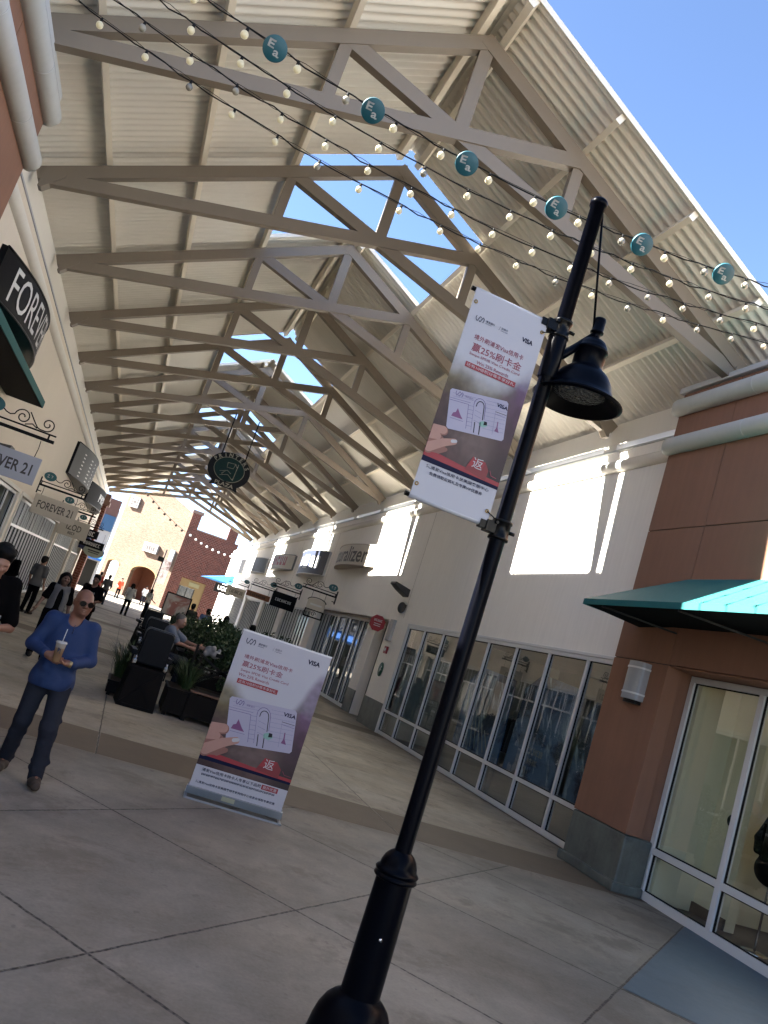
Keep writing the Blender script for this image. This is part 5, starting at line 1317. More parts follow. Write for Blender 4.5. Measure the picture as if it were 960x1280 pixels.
def build_person(name_label, loc, rz, J, wear, res=.008, hres=None, hair=None, group=None, tilt=(0, 0, 0), skin=skin_a, face=True, cat='person', width=1.0):
    t = thing('person', name_label, cat, loc, rz, group=group)
    g = lambda k: np.asarray(J[k], float)
    hd = g('head'); RH = rotz(tilt[2]) @ rotx(tilt[0]) @ roty(tilt[1])
    tor = [cap(g('shL'), g('shR'), .050, .050, .07), ell((g('chest') + [0, 0, -.02]), (.165 * width, .112, .19), .06), ell(g('belly'), (.150 * width, .112, .17), .08), ell(g('pelvis'), (.165 * width, .118, .125), .07),
           cap(g('chest') + [0, .02, .10], g('neck'), .085, .056, .05)]
    arms = []
    for s in 'LR':
        arms += [cap(g('sh' + s), g('el' + s), .044, .036, .04), cap(g('el' + s), g('wr' + s), .037, .026, .03)]
    legs = []
    for s in 'LR':
        legs += [cap(g('hip' + s), g('kn' + s), .072, .046, .05), cap(g('kn' + s), g('an' + s), .044, .030, .03), ell(g('kn' + s) * .72 + g('an' + s) * .28 + np.array([0, .012, 0]), (.043, .045, .12), .04)]
    neck = [cap(g('neck') + [0, 0, -.06], hd + RH @ np.array([0, .012, -.06]), .056, .052, .03)]
    head = head_prims(hd, RH, face)
    hands = []
    for s, sg in (('L', 1), ('R', -1)):
        if 'hd' + s in J: d, nrm, side, curl = J['hd' + s]; hands += hand_prims(g('wr' + s), d, nrm, side, curl)
        else: hands += hand_prims(g('wr' + s), g('wr' + s) - g('el' + s), (sg, 0.2, 0), 1 if s == 'L' else -1, .35)
    feet = []
    for s in 'LR': feet += [cap(g('an' + s), g('to' + s), .028, .024, .02)]
    q = MB(); sdf_mesh(q, tor + arms + neck + head + legs + feet + hands, hres or res); q.build('body', skin, t, local=True)
    for w_ in wear:
        kind, mat = w_[0], w_[1]; o = w_[2] if len(w_) > 2 else {}
        q = MB(); r_ = o.get('res', res)
        if kind == 'top':
            pr = tor[:4] + [cap(g('chest') + [0, .02, .10], g('neck') + [0, 0, -.05], .085, .066, .05)]
            for s in 'LR':
                f = o.get('sleeve', .9)
                el, wr, sh = g('el' + s), g('wr' + s), g('sh' + s)
                if f > .5:
                    e = el + (wr - el) * (f - .5) * 2
                    pr += [cap(sh, el, .049, .042, .05), cap(el, e, .043, .043 - .013 * (f - .5) * 2, .03)]
                    dn_ = unit(wr - el); pr.append(cap(e - dn_ * .006, e + dn_ * .004, .034, .034, .01))
                else:
                    e = sh + (el - sh) * f * 2; pr += [cap(sh, e, .052, .058, .05)]
            hem = o.get('hem', .86)
            pr += [cap(g('pelvis') + [0, 0, .05], (g('pelvis')[0], g('pelvis')[1], hem), .10, .10, .06), ell((g('pelvis')[0], g('pelvis')[1] - .0, hem + .05), (.182 * width, .138, .13), .05)]
            rn = random.Random(3)
            for k in range(o.get('folds', 0)):       # soft creases
                a = rn.uniform(-2.6, -.5); z = rn.uniform(hem + .02, 1.06); rr = .138
                c0 = np.array([g('belly')[0] + rr * math.cos(a), g('belly')[1] + .1 * math.sin(a), z]); pr.append(cap(c0, c0 + np.array([rn.uniform(-.09, .09), .0, rn.uniform(-.05, .07)]), .010, .014, .045))
            pr.append(('e', tuple(g('neck') + np.array([0, -.045 - .02 * o.get('vee', 0), -.01])), (.06, .075, .055 + .02 * o.get('vee', 0)), None, .012, '-'))
            sdf_mesh(q, pr, r_, cuts=[((0, 0, -1), (0, 0, hem))], grow=.010)
            q.build(o.get('name', 'shirt'), mat, t, local=True)
        if kind == 'vest':
            pr = tor[:4]
            sdf_mesh(q, pr + [('c', tuple(g('neck') + [0, -.14, .05]), tuple(g('pelvis') + [0, -.16, 0]), .055, .06, .01, '-'), ('c', tuple(g('shL') + [.05, 0, 0]), tuple(g('shL') + [.05, 0, -.1]), .06, .05, .01, '-'), ('c', tuple(g('shR') + [-.05, 0, 0]), tuple(g('shR') + [-.05, 0, -.1]), .06, .05, .01, '-')], r_, cuts=[((0, 0, -1), (0, 0, o.get('hem', .92)))], grow=.022)
            q.build('vest', mat, t, local=True)
        if kind == 'trousers':
            pr = [ell(g('pelvis'), (.160 * width, .118, .13), .07)]
            rn = random.Random(5)
            for s in 'LR':
                pr += [cap(g('hip' + s), g('kn' + s), .088, .066, .05), cap(g('kn' + s), g('an' + s) + np.array([0, 0, -.02]), .064, .056, .03)]
                for k in range(o.get('folds', 0)):
                    u = rn.uniform(.25, 1.0); A_, B_ = (g('hip' + s), g('kn' + s)) if u < .5 else (g('kn' + s), g('an' + s)); c0 = A_ + (B_ - A_) * rn.random()
                    a = rn.uniform(-3.1, 0); rr = .06; d_ = np.array([math.cos(a), math.sin(a), 0]) * rr
                    pr.append(cap(c0 + d_, c0 + d_ * .7 + np.array([rn.uniform(-.04, .04), 0, rn.uniform(-.05, .05)]), .008, .012, .025))
            lo = min(g('anL')[2], g('anR')[2]) - .05
            sdf_mesh(q, pr, r_, cuts=[((0, 0, 1), (0, 0, g('pelvis')[2] + .10))], grow=.006)
            q.build(o.get('name', 'trousers'), mat, t, local=True)
        if kind == 'shoes':
            for s in 'LR':
                q = MB(); a, b = g('an' + s), g('to' + s); d_ = b - a; d_[2] = 0; d_ = unit(d_)
                zf = min(b[2] - .03, a[2] - .085)
                heel = np.array([a[0], a[1], 0]) - d_ * .045; toe = np.array([b[0], b[1], 0]) + d_ * .01
                up_ = np.array([0, 0, 1.]); pitch_ = J.get('pitch' + s, 0.0)
                hz_ = a[2] - .055; tz = b[2] + .004
                sdf_mesh(q, [cap(heel + up_ * hz_, toe + up_ * tz, .040, .036, .03), cap(a, heel + d_ * .06 + up_ * hz_, .046, .045, .03), ell((heel + toe) / 2 + up_ * ((hz_ + tz) / 2), (.047, .047, .045), .03)], min(r_, .008), cuts=[(np.cross(np.cross(d_, up_), toe - heel + up_ * (tz - hz_)) * -1, heel + up_ * (hz_ - .034))], grow=.003)
                q.build('shoe', mat, t, local=True)
    if hair:
        q = MB(); c = hd; kind, mat = hair[:2]
        T = lambda p: c + RH @ np.asarray(p, float)
        if kind == 'short':
            sdf_mesh(q, [ell(T((0, .022, .050)), (.092, .106, .096), .02, RH), ell(T((.02, -.04, .112)), (.06, .055, .042), .03, RH), ell(T((-.03, .0, .118)), (.055, .06, .042), .03, RH), ell(T((.01, .05, .105)), (.06, .06, .045), .03, RH), ell(T((0, .06, -.005)), (.07, .055, .07), .03, RH), ell(T((0, -.10, .005)), (.085, .06, .06), .02, RH, '-'), ell(T((.085, -.01, -.03)), (.02, .03, .04), .01, RH, '-'), ell(T((-.085, -.01, -.03)), (.02, .03, .04), .01, RH, '-')], min(res, .008))
        if kind == 'crop':
            sdf_mesh(q, [ell(T((0, .018, .034)), (.079, .097, .089), .01, RH), ell(T((0, -.085, -.0)), (.1, .08, .075), .02, RH, '-'), ell(T((0, -.03, -.06)), (.1, .09, .06), .02, RH, '-')], min(res, .008))
        if kind == 'long':
            sdf_mesh(q, [ell(T((0, .02, .04)), (.092, .105, .092), .03, RH), cap(T((.07, .03, .03)), T((.085, .02, -.17)), .04, .035, .04), cap(T((-.07, .03, .03)), T((-.085, .02, -.17)), .04, .035, .04), cap(T((0, .07, 0)), T((0, .07, -.2)), .06, .05, .04), ell(T((0, -.10, -.02)), (.055, .06, .09), .015, RH, '-')], min(res, .01))
        if kind == 'bun':
            sdf_mesh(q, [ell(T((0, .022, .04)), (.086, .100, .088), .02, RH), ell(T((0, .09, .07)), (.045, .045, .045), .02), ell(T((0, -.095, .0)), (.075, .06, .07), .02, RH, '-')], min(res, .01))
        q.build('hair', mat, t, local=True)
    return t, RH

STAND = dict(head=(0, -.015, 1.605), neck=(0, .005, 1.47), chest=(0, 0, 1.27), belly=(0, -.005, 1.08), pelvis=(0, .005, .93), shL=(.185, .01, 1.415), shR=(-.185, .01, 1.415), elL=(.245, .03, 1.13), elR=(-.245, .03, 1.13), wrL=(.255, -.06, .89), wrR=(-.255, -.06, .89),
             hipL=(.092, .005, .90), hipR=(-.092, .005, .90), knL=(.105, -.02, .49), knR=(-.105, -.02, .49), anL=(.11, .02, .085), anR=(-.11, .02, .085), toL=(.13, -.13, .035), toR=(-.13, -.13, .035))
def pose(**kw): d = dict(STAND); d.update(kw); return d

# man with the cup, walking towards the viewer
BM = (-.30, 7.72, 0); BR = R(4)
Jb = pose(head=(.015, -.045, 1.575), neck=(0, -.01, 1.44), chest=(0, 0, 1.245), belly=(0, -.012, 1.06), pelvis=(0, .01, .91), shL=(.172, .01, 1.372), shR=(-.172, .015, 1.372),
          elL=(.245, -.01, 1.105), wrL=(.075, -.225, 1.06), elR=(-.262, .0, 1.12), wrR=(-.12, -.21, 1.09),
          hipL=(.09, .0, .885), hipR=(-.09, .01, .885), knL=(.115, -.13, .485), knR=(-.105, .02, .485), anL=(.155, -.11, .10), anR=(-.125, .235, .115), toL=(.175, -.255, .04), toR=(-.14, .10, .035),
          hdL=((-1, -.12, .05), (0, -.3, .95), -1, .45), hdR=((.88, -.35, -.25), (.25, .95, .1), 1, .75))
# ring hand lies under the cup, cup hand wraps it
man, RH = build_person('bald man in sunglasses and blue long sleeved top holding an iced coffee', BM, BR, Jb,
    [('top', bluesh, dict(sleeve=.93, hem=.80, folds=16, res=.0065, vee=1, name='long_sleeved_top')), ('trousers', jeans, dict(folds=18, res=.0075, name='jeans')), ('shoes', shoem)], res=.008, hres=.0052, skin=skin_a, tilt=(R(2), R(-4), R(14)), width=1.0)
T = lambda p: np.asarray(Jb['head']) + RH @ np.asarray(p, float)
sg_ = MB()
for s in (-1, 1):
    pts = []
    q0 = []
    for k in range(14):
        a = 2 * math.pi * k / 14; r_ = (.0285 + (.003 if math.sin(a) < 0 else 0)); x = s * .034 + r_ * math.cos(a); z = .002 + .024 * math.sin(a) - .003 * s * math.cos(a) * 0
        yb = -.112 + .9 * abs(x) ** 1.0 * .18 + .004
        q0.append(T((x, yb, z))); pts.append(T((x, yb + .004, z)))
    sg_.add(q0 + pts, [tuple(range(14)), tuple(range(14, 28))[::-1]] + [(i, (i + 1) % 14, 14 + (i + 1) % 14, 14 + i) for i in range(14)])
glasses = sg_.build('sunglasses', lensm, man, local=True)
q = MB(); q.tube([T((-.008, -.112, .012)), T((0, -.117, .014)), T((.008, -.112, .012))], .002, 6)
for s in (-1, 1): q.tube([T((s * .062, -.094, .012)), T((s * .075, -.06, .012)), T((s * .080, .005, .008)), T((s * .078, .03, -.008))], .0022, 6)
for s in (-1, 1): q.tube([T((s * .034 + .0305 * math.cos(a), -.114 + .162 * abs(s * .034 + .0305 * math.cos(a)), .002 + .0258 * math.sin(a))) for a in np.linspace(0, 2 * math.pi, 17)], .0018, 5, cap=False)
q.build('glasses_frame', M('brown_metal_frame', (.10, .06, .03), .3, metal=.7), glasses, base=None, local=True)
q = MB(); q.tube([(.012, -.150, 1.30), (.012, -.150, 1.38)], .0035, 5)
for z in (1.315, 1.34, 1.365): q.sphere((.012, -.152, z), .005, 8, 6)
q.build('placket_buttons', M('dark_button', (.01, .015, .05), .5), man, local=True)
wr = np.array(Jb['wrL']); ddw = unit(np.array((-1, -.12, .05)))
q = MB(); q.lathe([(.0285, -.012), (.031, -.008), (.031, .008), (.0285, .012)], wr - ddw * .012, 20, tuple(ddw)); q.build('watch_strap', M('gold_watch', (.40, .30, .14), .3, metal=.9), man, local=True)
# cup
mloc = np.array(BM); Rb = rotz(BR)
cc_ = mloc + Rb @ np.array([-.035, -.285, 1.055])
cup = thing('iced_coffee_cup', 'clear cup of milky iced coffee in the hands of the man in blue', 'cup', tuple(cc_))
cup.rotation_euler = (R(4), R(-3), 0)
m, nt, out = new_mat('milky_coffee_cup'); N = NT(nt); P = N.coords(); X, Y, Z = N.xyz(P)
c_ = ramp2(N, N.math('DIVIDE', Z, .17), [(0, (.20, .115, .058)), (.45, (.18, .105, .053)), (.68, (.23, .165, .105)), (.74, (.28, .255, .22)), (1, (.30, .285, .26))])
N.princ(out, c_, .15, 0, .6, N.bump(N.noise(P, 60, 2), .3, .004), coat=.5)
q = MB(); q.lathe([(0, 0), (.029, 0), (.031, .004), (.043, .155), (.045, .160), (.047, .163), (.045, .167)], (0, 0, 0), 28); q.build('cup_wall', m, cup, local=True)
q = MB(); q.lathe([(.048, .160), (.0485, .168), (.044, .172), (.042, .178), (0, .178)], (0, 0, 0), 28); q.build('lid', M('clear_lid', (.36, .37, .36), .2, coat=.5), cup, local=True)
q = MB(); q.tube([(0, 0, .12), (.012, -.004, .285)], .0035, 8); q.build('straw', M('white_straw', (.6, .62, .6), .4), cup, local=True)
q = MB()
for (a0, a1, za, zb_) in ((-1.9, -1.55, .095, .125), (-1.6, -1.25, .105, .118), (-1.35, -1.2, .075, .108), (-1.85, -1.72, .085, .1)):
    fs = []; n_ = 5; vs = []
    for k in range(n_):
        a = a0 + (a1 - a0) * k / (n_ - 1)
        for z in (za, zb_): r_ = .0312 + (z - .004) / .151 * .012 + .0006; vs.append((r_ * math.cos(a), r_ * math.sin(a), z))
    q.add(vs, [(2 * k, 2 * k + 2, 2 * k + 3, 2 * k + 1) for k in range(n_ - 1)])
q.build('emblem', M('dark_cup_print', (.03, .025, .05), .5), cup, local=True)

# man at the left edge looking down
Jl = pose(head=(.0, -.075, 1.565), neck=(0, -.01, 1.46), wrR=(-.05, -.30, 1.10), elR=(-.25, -.02, 1.10), wrL=(.07, -.30, 1.10), elL=(.26, -.04, 1.10), hdL=((-.6, -.75, .1), (0, -.1, 1), -1, .4), hdR=((.6, -.75, .1), (0, -.1, 1), 1, .4))
Jl = {k: (tuple(np.array(v) * 1.09) if not k.startswith('hd') else v) for k, v in Jl.items()}
lm, RHl = build_person('man in black T shirt looking down, cut by the left edge', (-1.04, 7.45, 0), R(24), Jl, [('top', blackcl, dict(sleeve=.42, hem=.90, folds=5)), ('trousers', blackcl, dict(folds=4)), ('shoes', solem)], res=.009, hres=.0065, hair=('short', hairm), skin=skin_b, tilt=(R(24), 0, 0), width=1.1)
q = MB()
for (a, b_, c, d) in ((-.02, .03, 1.50, 1.56), (.01, .06, 1.44, 1.49), (-.03, .02, 1.40, 1.44)): q.add([(a, -.155, c), (b_, -.155, c + .01), (b_, -.155, d), (a, -.155, d - .01)], [(0, 1, 2, 3)])
ph = thing('paper_cup', 'white folded paper in the hands of the man at the left edge', 'paper', tuple(np.array((-1.04, 7.45, 0)) + rotz(R(24)) @ np.array([.0, -.43, 1.20])), R(24))
q = MB(); q.obox((0, 0, .03), (.055, 0, .01), (0, .012, .0), (0, -.02, .075)); q.build('sheet', M('white_paper', (.36, .36, .38), .6), ph, local=True, bevel=.004); ph.name = 'folded_paper'

# woman in the denim vest, walking
Jv = pose(head=(0, -.02, 1.53), neck=(0, 0, 1.40), chest=(0, 0, 1.20), belly=(0, 0, 1.03), pelvis=(0, 0, .89), shL=(.155, .01, 1.345), shR=(-.155, .01, 1.345), elL=(.235, .06, 1.08), wrL=(.27, .02, .84), elR=(-.25, -.03, 1.09), wrR=(-.33, -.16, .90), knL=(.1, -.12, .47), anL=(.1, -.1, .09), toL=(.12, -.24, .04), knR=(-.1, .02, .47), anR=(-.1, .2, .11), toR=(-.11, .06, .035), hipL=(.085, 0, .86), hipR=(-.085, 0, .86))
vest = M('pale_grey_denim', (.10, .10, .105), .9, var=.25, scale=9)
build_person('woman in pale grey denim vest over black clothes, behind the man in blue', (-1.05, 16.2, 0), R(12), Jv, [('top', blackcl, dict(sleeve=.4, hem=.82)), ('vest', vest), ('trousers', blackcl), ('shoes', solem)], res=.012, hres=.010, hair=('long', hairm), skin=skin_d, width=.9)
Jk = pose(elL=(.26, .02, 1.14), wrL=(.12, -.2, 1.04), elR=(-.26, .02, 1.14), wrR=(-.1, -.2, 1.02))
bk, _ = build_person('man in black printed T shirt standing behind the bald man', (-.70, 21.5, 0), R(-15), Jk, [('top', blackcl, dict(sleeve=.42, hem=.84)), ('trousers', blackcl), ('shoes', solem)], res=.013, hres=.012, hair=('short', hairm), skin=skin_d, width=1.12)
q = MB()
for k in range(5): q.add([(-.10 + .045 * k, -.142, 1.26), (-.07 + .045 * k, -.142, 1.27), (-.07 + .045 * k, -.142, 1.31), (-.10 + .045 * k, -.142, 1.30)], [(0, 1, 2, 3)])
q.build('chest_print', M('pale_print', (.3, .3, .3), .7), bk, local=True)
# two people by the left doors
build_person('man in dark clothes leaning forward at the left shop doors', (-2.75, 22.6, 0), R(-60), pose(head=(0, -.16, 1.55), neck=(0, -.09, 1.43), chest=(0, -.04, 1.25), wrL=(.2, -.25, 1.0), wrR=(-.2, -.25, 1.0)), [('top', blackcl, dict(sleeve=.9, hem=.84)), ('trousers', blackcl), ('shoes', solem)], res=.016, hair=('short', hairm), skin=skin_d, face=False)
build_person('shopper in grey top and black cap standing at the left glass doors', (-2.45, 26.2, 0), R(150), pose(), [('top', M('grey_cotton', (.10, .10, .10), .9), dict(sleeve=.42, hem=.84)), ('trousers', blackcl), ('shoes', solem)], res=.016, hair=('short', hairm), skin=skin_b, face=False)
# people beyond the planters and in the sun
def cloth(n_, c): return M(n_, c, .9, var=.12, scale=6)
greyblue = cloth('grey_blue_polo', (.11, .13, .17)); lightblue = cloth('light_blue_shirt', (.10, .15, .28)); whitec = cloth('white_cotton', (.62, .62, .60)); olive = cloth('olive_cotton', (.05, .05, .035)); orangec = cloth('orange_cotton', (.55, .06, .02)); wine = cloth('wine_cotton', (.10, .02, .03))
FAR = [('woman in white top and black leggings walking in the sunlight', (.36, 45.0), 170, whitec, blackcl, ('long', hairm), skin_b, None),
       ('shopper in orange red top standing in the sun near the brick arches', (-.45, 72.0), 20, orangec, blackcl, ('short', hairm), skin_b, None),
       ('man in grey shirt walking away near the sunlit arches', (-1.0, 50.0), 180, cloth('grey_shirt', (.12, .12, .12)), jeans, ('short', hairm), skin_d, None),
       ('shopper in red top at the far left beneath the navy awning', (-1.75, 58.0), 200, cloth('red_cotton', (.35, .03, .02)), blackcl, ('short', hairm), skin_d, None),
       ('man in olive jacket with dark hair, left of the light blue shirt', (2.72, 33.5), 160, olive, blackcl, ('short', hairm), skin_b, None),
       ('man in light blue shirt among the dark tables', (3.30, 33.0), 175, lightblue, jeans, ('short', hairm), skin_d, None),
       ('woman with long black hair in black, right of the light blue shirt', (3.75, 30.5), 190, blackcl, blackcl, ('long', hairm), skin_d, None),
       ('dark clothed person right behind the printed stand', (3.55, 22.6), 180, blackcl, blackcl, ('short', hairm), skin_d, None),
       ('small dark haired person far among the tables in front of the brick doorway', (2.45, 37.0), 150, wine, blackcl, ('long', hairm), skin_b, None),
       ('woman in white sitting group near the tall far sign post', (1.55, 52.0), 130, whitec, jeans, ('long', hairm), skin_b, None),
       ('shopper in pale top far away under the main arch', (1.75, 76.0), 10, whitec, jeans, ('short', hairm), skin_b, None)]
for (lb_, (x, y), rz, topm, botm, hr, sk_, _) in FAR:
    jit = random.uniform(-.06, .06)
    build_person(lb_, (x, y, 0), R(rz), pose(wrL=(.26, -.1 + jit, .92), wrR=(-.22, -.22 - jit, 1.0), elR=(-.25, .02, 1.14)), [('top', topm, dict(sleeve=.42 if jit > 0 else .9, hem=.84)), ('trousers', botm), ('shoes', solem)], res=.022, hres=.02, hair=hr, skin=sk_, face=False)
# seated man in the grey blue polo, arm stretched to the right
Js = pose(head=(.0, -.10, 1.47), neck=(0, -.03, 1.34), chest=(0, 0, 1.15), belly=(0, .02, .97), pelvis=(0, .06, .82), shL=(.19, -.01, 1.28), shR=(-.19, -.01, 1.28), elL=(.24, -.26, 1.14), wrL=(.16, -.52, 1.13), elR=(-.24, -.2, 1.10), wrR=(-.15, -.45, 1.08), hipL=(.1, .03, .80), hipR=(-.1, .03, .80), knL=(.13, -.38, .80), knR=(-.13, -.38, .80), anL=(.13, -.36, .38), anR=(-.13, -.36, .38), toL=(.14, -.5, .33), toR=(-.14, -.5, .33))
build_person('seated grey haired man in grey blue polo stretching his arm over the planter', (1.02, 15.25, 0), R(78), Js, [('top', greyblue, dict(sleeve=.42, hem=.80)), ('trousers', jeans), ('shoes', solem)], res=.011, hair=('crop', M('grey_hair', (.10, .09, .08), .7)), skin=skin_b, face=True, tilt=(R(10), 0, R(-10)))
# ------------------------------------------------------------------ lounge chairs, planters, tables
dkw = M('dark_stained_wood', (.0042, .0028, .0022), .6, var=.3, scale=5)
dkf = M('charcoal_vinyl', (.0035, .0042, .0056), .5, spec=.15, var=.1, rvar=.08)
def lounge(label, loc, rz):
    t = thing('lounge_chair', label, 'chair', loc, rz, group='high backed lounge chairs beside the planters'); t.scale = (.84, .84, 1.0)
    q = MB(); q.prism([(-.36, .0), (.36, .0), (.31, .66), (-.31, .66)], (0, -.03, .0), (1, 0, 0), (0, 0, 1), (0, .75, 0)); q.build('base', dkw, t, local=True, bevel=.01)
    q = MB()
    for a, b in (((-.33, .03), (.29, .63)), ((.33, .03), (-.29, .63))): q.bar((a[0], -.042, a[1]), (b[0], -.042, b[1]), .022, .05, (0, 1, 0))
    for z in (.03, .63): q.bar((-.34, -.042, z), (.34, -.042, z), .024, .05, (0, 1, 0))
    q.build('cross_brace', M('dark_brace', (.004, .003, .0026), .6) if 'dark_brace' not in bpy.data.materials else bpy.data.materials['dark_brace'], t, local=True)
    q = MB(); pr = [(-.29, .70), (.29, .70)] + [(.27 + .0, 1.0)] + [(.20 + .07 * math.cos(a), 1.19 + .07 * math.sin(a)) for a in np.linspace(0, math.pi / 2, 6)] + [(-.20 - .07 * math.sin(a), 1.19 + .07 * math.cos(a)) for a in np.linspace(0, math.pi / 2, 6)] + [(-.27, 1.0)]
    q.prism(pr, (0, -.02, 0), (1, 0, 0), (0, 0, 1), (0, .13, 0)); q.build('backrest', dkf, t, local=True, bevel=.02)
    q = MB(); q.tube([(p[0] * 1.03, .045, p[1] * 1.01 + .004) for p in pr[3:16]], .012, 8); q.build('back_trim', M('grey_vinyl_piping', (.06, .063, .066), .4) if 'grey_vinyl_piping' not in bpy.data.materials else bpy.data.materials['grey_vinyl_piping'], t, local=True)
    for s in (-1, 1):
        q = MB(); q.box(s * .30 - .035, s * .30 + .035, -.04, .05, .68, .75); q.box(s * .30 - .02, s * .30 + .02, -.05, .03, .75, .80); q.build('chrome_clip', chrome, t, local=True, bevel=.008)
    q = MB(); q.box(-.30, .30, .12, .72, .662, .78); q.build('seat', dkf, t, local=True, bevel=.03)
    for s in (-1, 1):
        q = MB(); q.box(s * .34 - .05, s * .34 + .05, .1, .75, .80, .88); q.tube([(s * .34, .2, .67), (s * .34, .2, .82)], .02, 8); q.build('armrest', dkf, t, local=True, bevel=.02)
    return t
l1 = lounge('dark high backed lounge chair with chrome clips, nearest the viewer', (.78, 13.62, 0), R(4))
dup(l1, (.92, 18.3, 0), R(4), 'second dark high backed lounge chair, just behind the seated man')
dup(l1, (1.02, 24.5, 0), R(8), 'third dark high backed lounge chair, farther along the walkway')

leaf1 = leafmat('shrub_leaf', (.018, .036, .011)); leaf2 = leafmat('light_shrub_leaf', (.030, .050, .016)); leaf3 = leafmat('grass_blade', (.030, .052, .017)); soil = M('potting_soil', (.03, .022, .016), .95)
fl_w = M('white_petal', (.62, .60, .56), .6)
def leaves(q, c, r, n_, size, rn, mi=0):
    for _ in range(n_):
        while True:
            p = np.array([rn.uniform(-1, 1) for _ in range(3)])
            if p @ p < 1: break
        p = p / max(np.linalg.norm(p), .3) * rn.uniform(.55, 1.0) if rn.random() < .6 else p
        p = np.array(c) + p * np.array(r)
        d = unit([rn.gauss(0, 1), rn.gauss(0, 1), rn.gauss(.3, .6)]); u, v, _ = frame_of(d); L = size * rn.uniform(.6, 1.3)
        a = rn.uniform(0, 6.3); uu = u * math.cos(a) + v * math.sin(a); vv = np.cross(d, uu)
        q.add([p - uu * L, p + vv * L * .42 + d * L * .1, p + uu * L, p - vv * L * .42 + d * L * .1], [(0, 1, 2, 3)], mi)
def grass_tuft(q, c, n_, h, rn, spread=.25):
    for _ in range(n_):
        a = rn.uniform(0, 6.3); dr = np.array([math.cos(a), math.sin(a), 0]); r0_ = rn.uniform(0, .1); hh = h * rn.uniform(.6, 1.1); sp = spread * rn.uniform(.4, 1.5); sd = np.array([-dr[1], dr[0], 0]) * .006
        p = [np.array(c) + dr * (r0_ + sp * t_ ** 1.7) + np.array([0, 0, hh * (1.25 * t_ - .45 * t_ * t_)]) for t_ in (0, .35, .7, 1.0)]
        vs = []
        for i, pp in enumerate(p): w_ = (1, .9, .6, .1)[i]; vs += [pp - sd * w_, pp + sd * w_]
        q.add(vs, [(0, 1, 3, 2), (2, 3, 5, 4), (4, 5, 7, 6)])
def planter(label, x0, x1, y0, y1, h, kind, seed, foliage_label=None, fh=.6):
    rn = random.Random(seed)
    t = thing('planter_box', label, 'planter', ((x0 + x1) / 2, (y0 + y1) / 2, 0), group='dark planters along the seating')
    q = MB(); q.box(x0, x1, y0, y1, .05, h); q.box(x0 - .02, x1 + .02, y0 - .02, y1 + .02, h, h + .03); q.build('box', dkw, t, bevel=.006)
    q = MB()
    for x in (x0 + .06, x1 - .06):
        for y in (y0 + .06, y1 - .06): q.box(x - .03, x + .03, y - .03, y + .03, 0, .049)
    q.build('leg', dkw, t)
    q = MB(); q.quad((x0 + .02, y0 + .02, h + .032), (x1 - .02, y0 + .02, h + .032), (x1 - .02, y1 - .02, h + .032), (x0 + .02, y1 - .02, h + .032)); q.build('soil', soil, t)
    p = thing('shrub' if kind != 'grass' else 'grass_plant', foliage_label, 'plant', ((x0 + x1) / 2, (y0 + y1) / 2, h), group='plants in the dark planters')
    q = MB()
    if kind == 'grass':
        n_ = max(1, int((x1 - x0) * (y1 - y0) / .12))
        for _ in range(n_): grass_tuft(q, (rn.uniform(x0 + .1, x1 - .1), rn.uniform(y0 + .1, y1 - .1), h), 110, fh, rn, fh * .55)
        q.build('blades', leaf3, p)
    else:
        k = MB()
        n_ = max(2, int((x1 - x0) * (y1 - y0) / .22))
        for _ in range(n_):
            cx, cy_ = rn.uniform(x0 + .1, x1 - .1), rn.uniform(y0 + .1, y1 - .1); hh = fh * rn.uniform(.7, 1.15)
            for _ in range(3):
                tip = np.array([cx + rn.uniform(-.22, .22), cy_ + rn.uniform(-.22, .22), h + hh * rn.uniform(.6, 1)])
                k.tube([(cx, cy_, h), tuple((np.array([cx, cy_, h]) + tip) / 2 + np.array([.02, 0, .05])), tuple(tip)], [.012, .009, .004], 5)
                leaves(q, tip, (.17, .17, .16), 60, .045, rn)
            leaves(q, (cx, cy_, h + hh * .55), (.30, .30, hh * .45), 190, .05, rn)
        k.build('stem', dkw, p); q.build('foliage', leaf1 if kind == 'shrub' else leaf2, p)
        if kind == 'flower':
            q = MB(); 
            for _ in range(26): c_ = np.array([rn.uniform(x0, x1), rn.uniform(y0, y1), h + fh * rn.uniform(.75, 1.15)]); leaves(q, c_, (.03, .03, .03), 7, .02, rn)
            q.build('blossom', fl_w, p)
    return t
planter('low dark planter left of the nearest lounge chair', .28, .62, 14.3, 15.2, .22, 'grass', 1, 'arching grass tuft spilling left of the nearest lounge chair', .75)
planter('dark planter right of the nearest lounge chair', 1.20, 1.62, 13.9, 14.8, .42, 'grass', 2, 'upright grass right of the nearest lounge chair', .6)
planter('long dark planter behind the printed stand', 1.5, 3.5, 15.7, 17.2, .62, 'shrub', 3, 'dense dark green shrub above the long planter', 1.0)
planter('dark planter farther back with pale green shrub', 2.1, 3.3, 18.6, 20.0, .62, 'light', 4, 'pale green shrub left of the printed stand top', .85)
planter('low dark planter beside the second lounge chair', .52, .80, 19.4, 20.2, .28, 'grass', 5, 'short grass beside the second lounge chair', .4)
planter('dark planter with white flowers under the wood slat', 1.75, 2.6, 14.55, 15.0, .45, 'flower', 6, 'small white flowering plant beside the wooden slat', .35)
planter('dark planter beside the far table with dense shrub', 1.7, 3.0, 20.6, 22.0, .6, 'shrub', 11, 'dense dark shrub beyond the round table', .9)
planter('dark planter immediately left of the printed stand top', 2.3, 3.4, 13.4, 14.0, .5, 'shrub', 21, 'leafy dark shrub immediately left of the printed stand', .75)
planter('far dark planter among the tables', 1.6, 3.0, 25.5, 27.2, .6, 'shrub', 8, 'dark shrub far among the tables', .7)
bn = thing('bench', 'dark bench with one pale wooden slat, between lounge chair and printed stand', 'bench', (2.0, 14.0, 0))
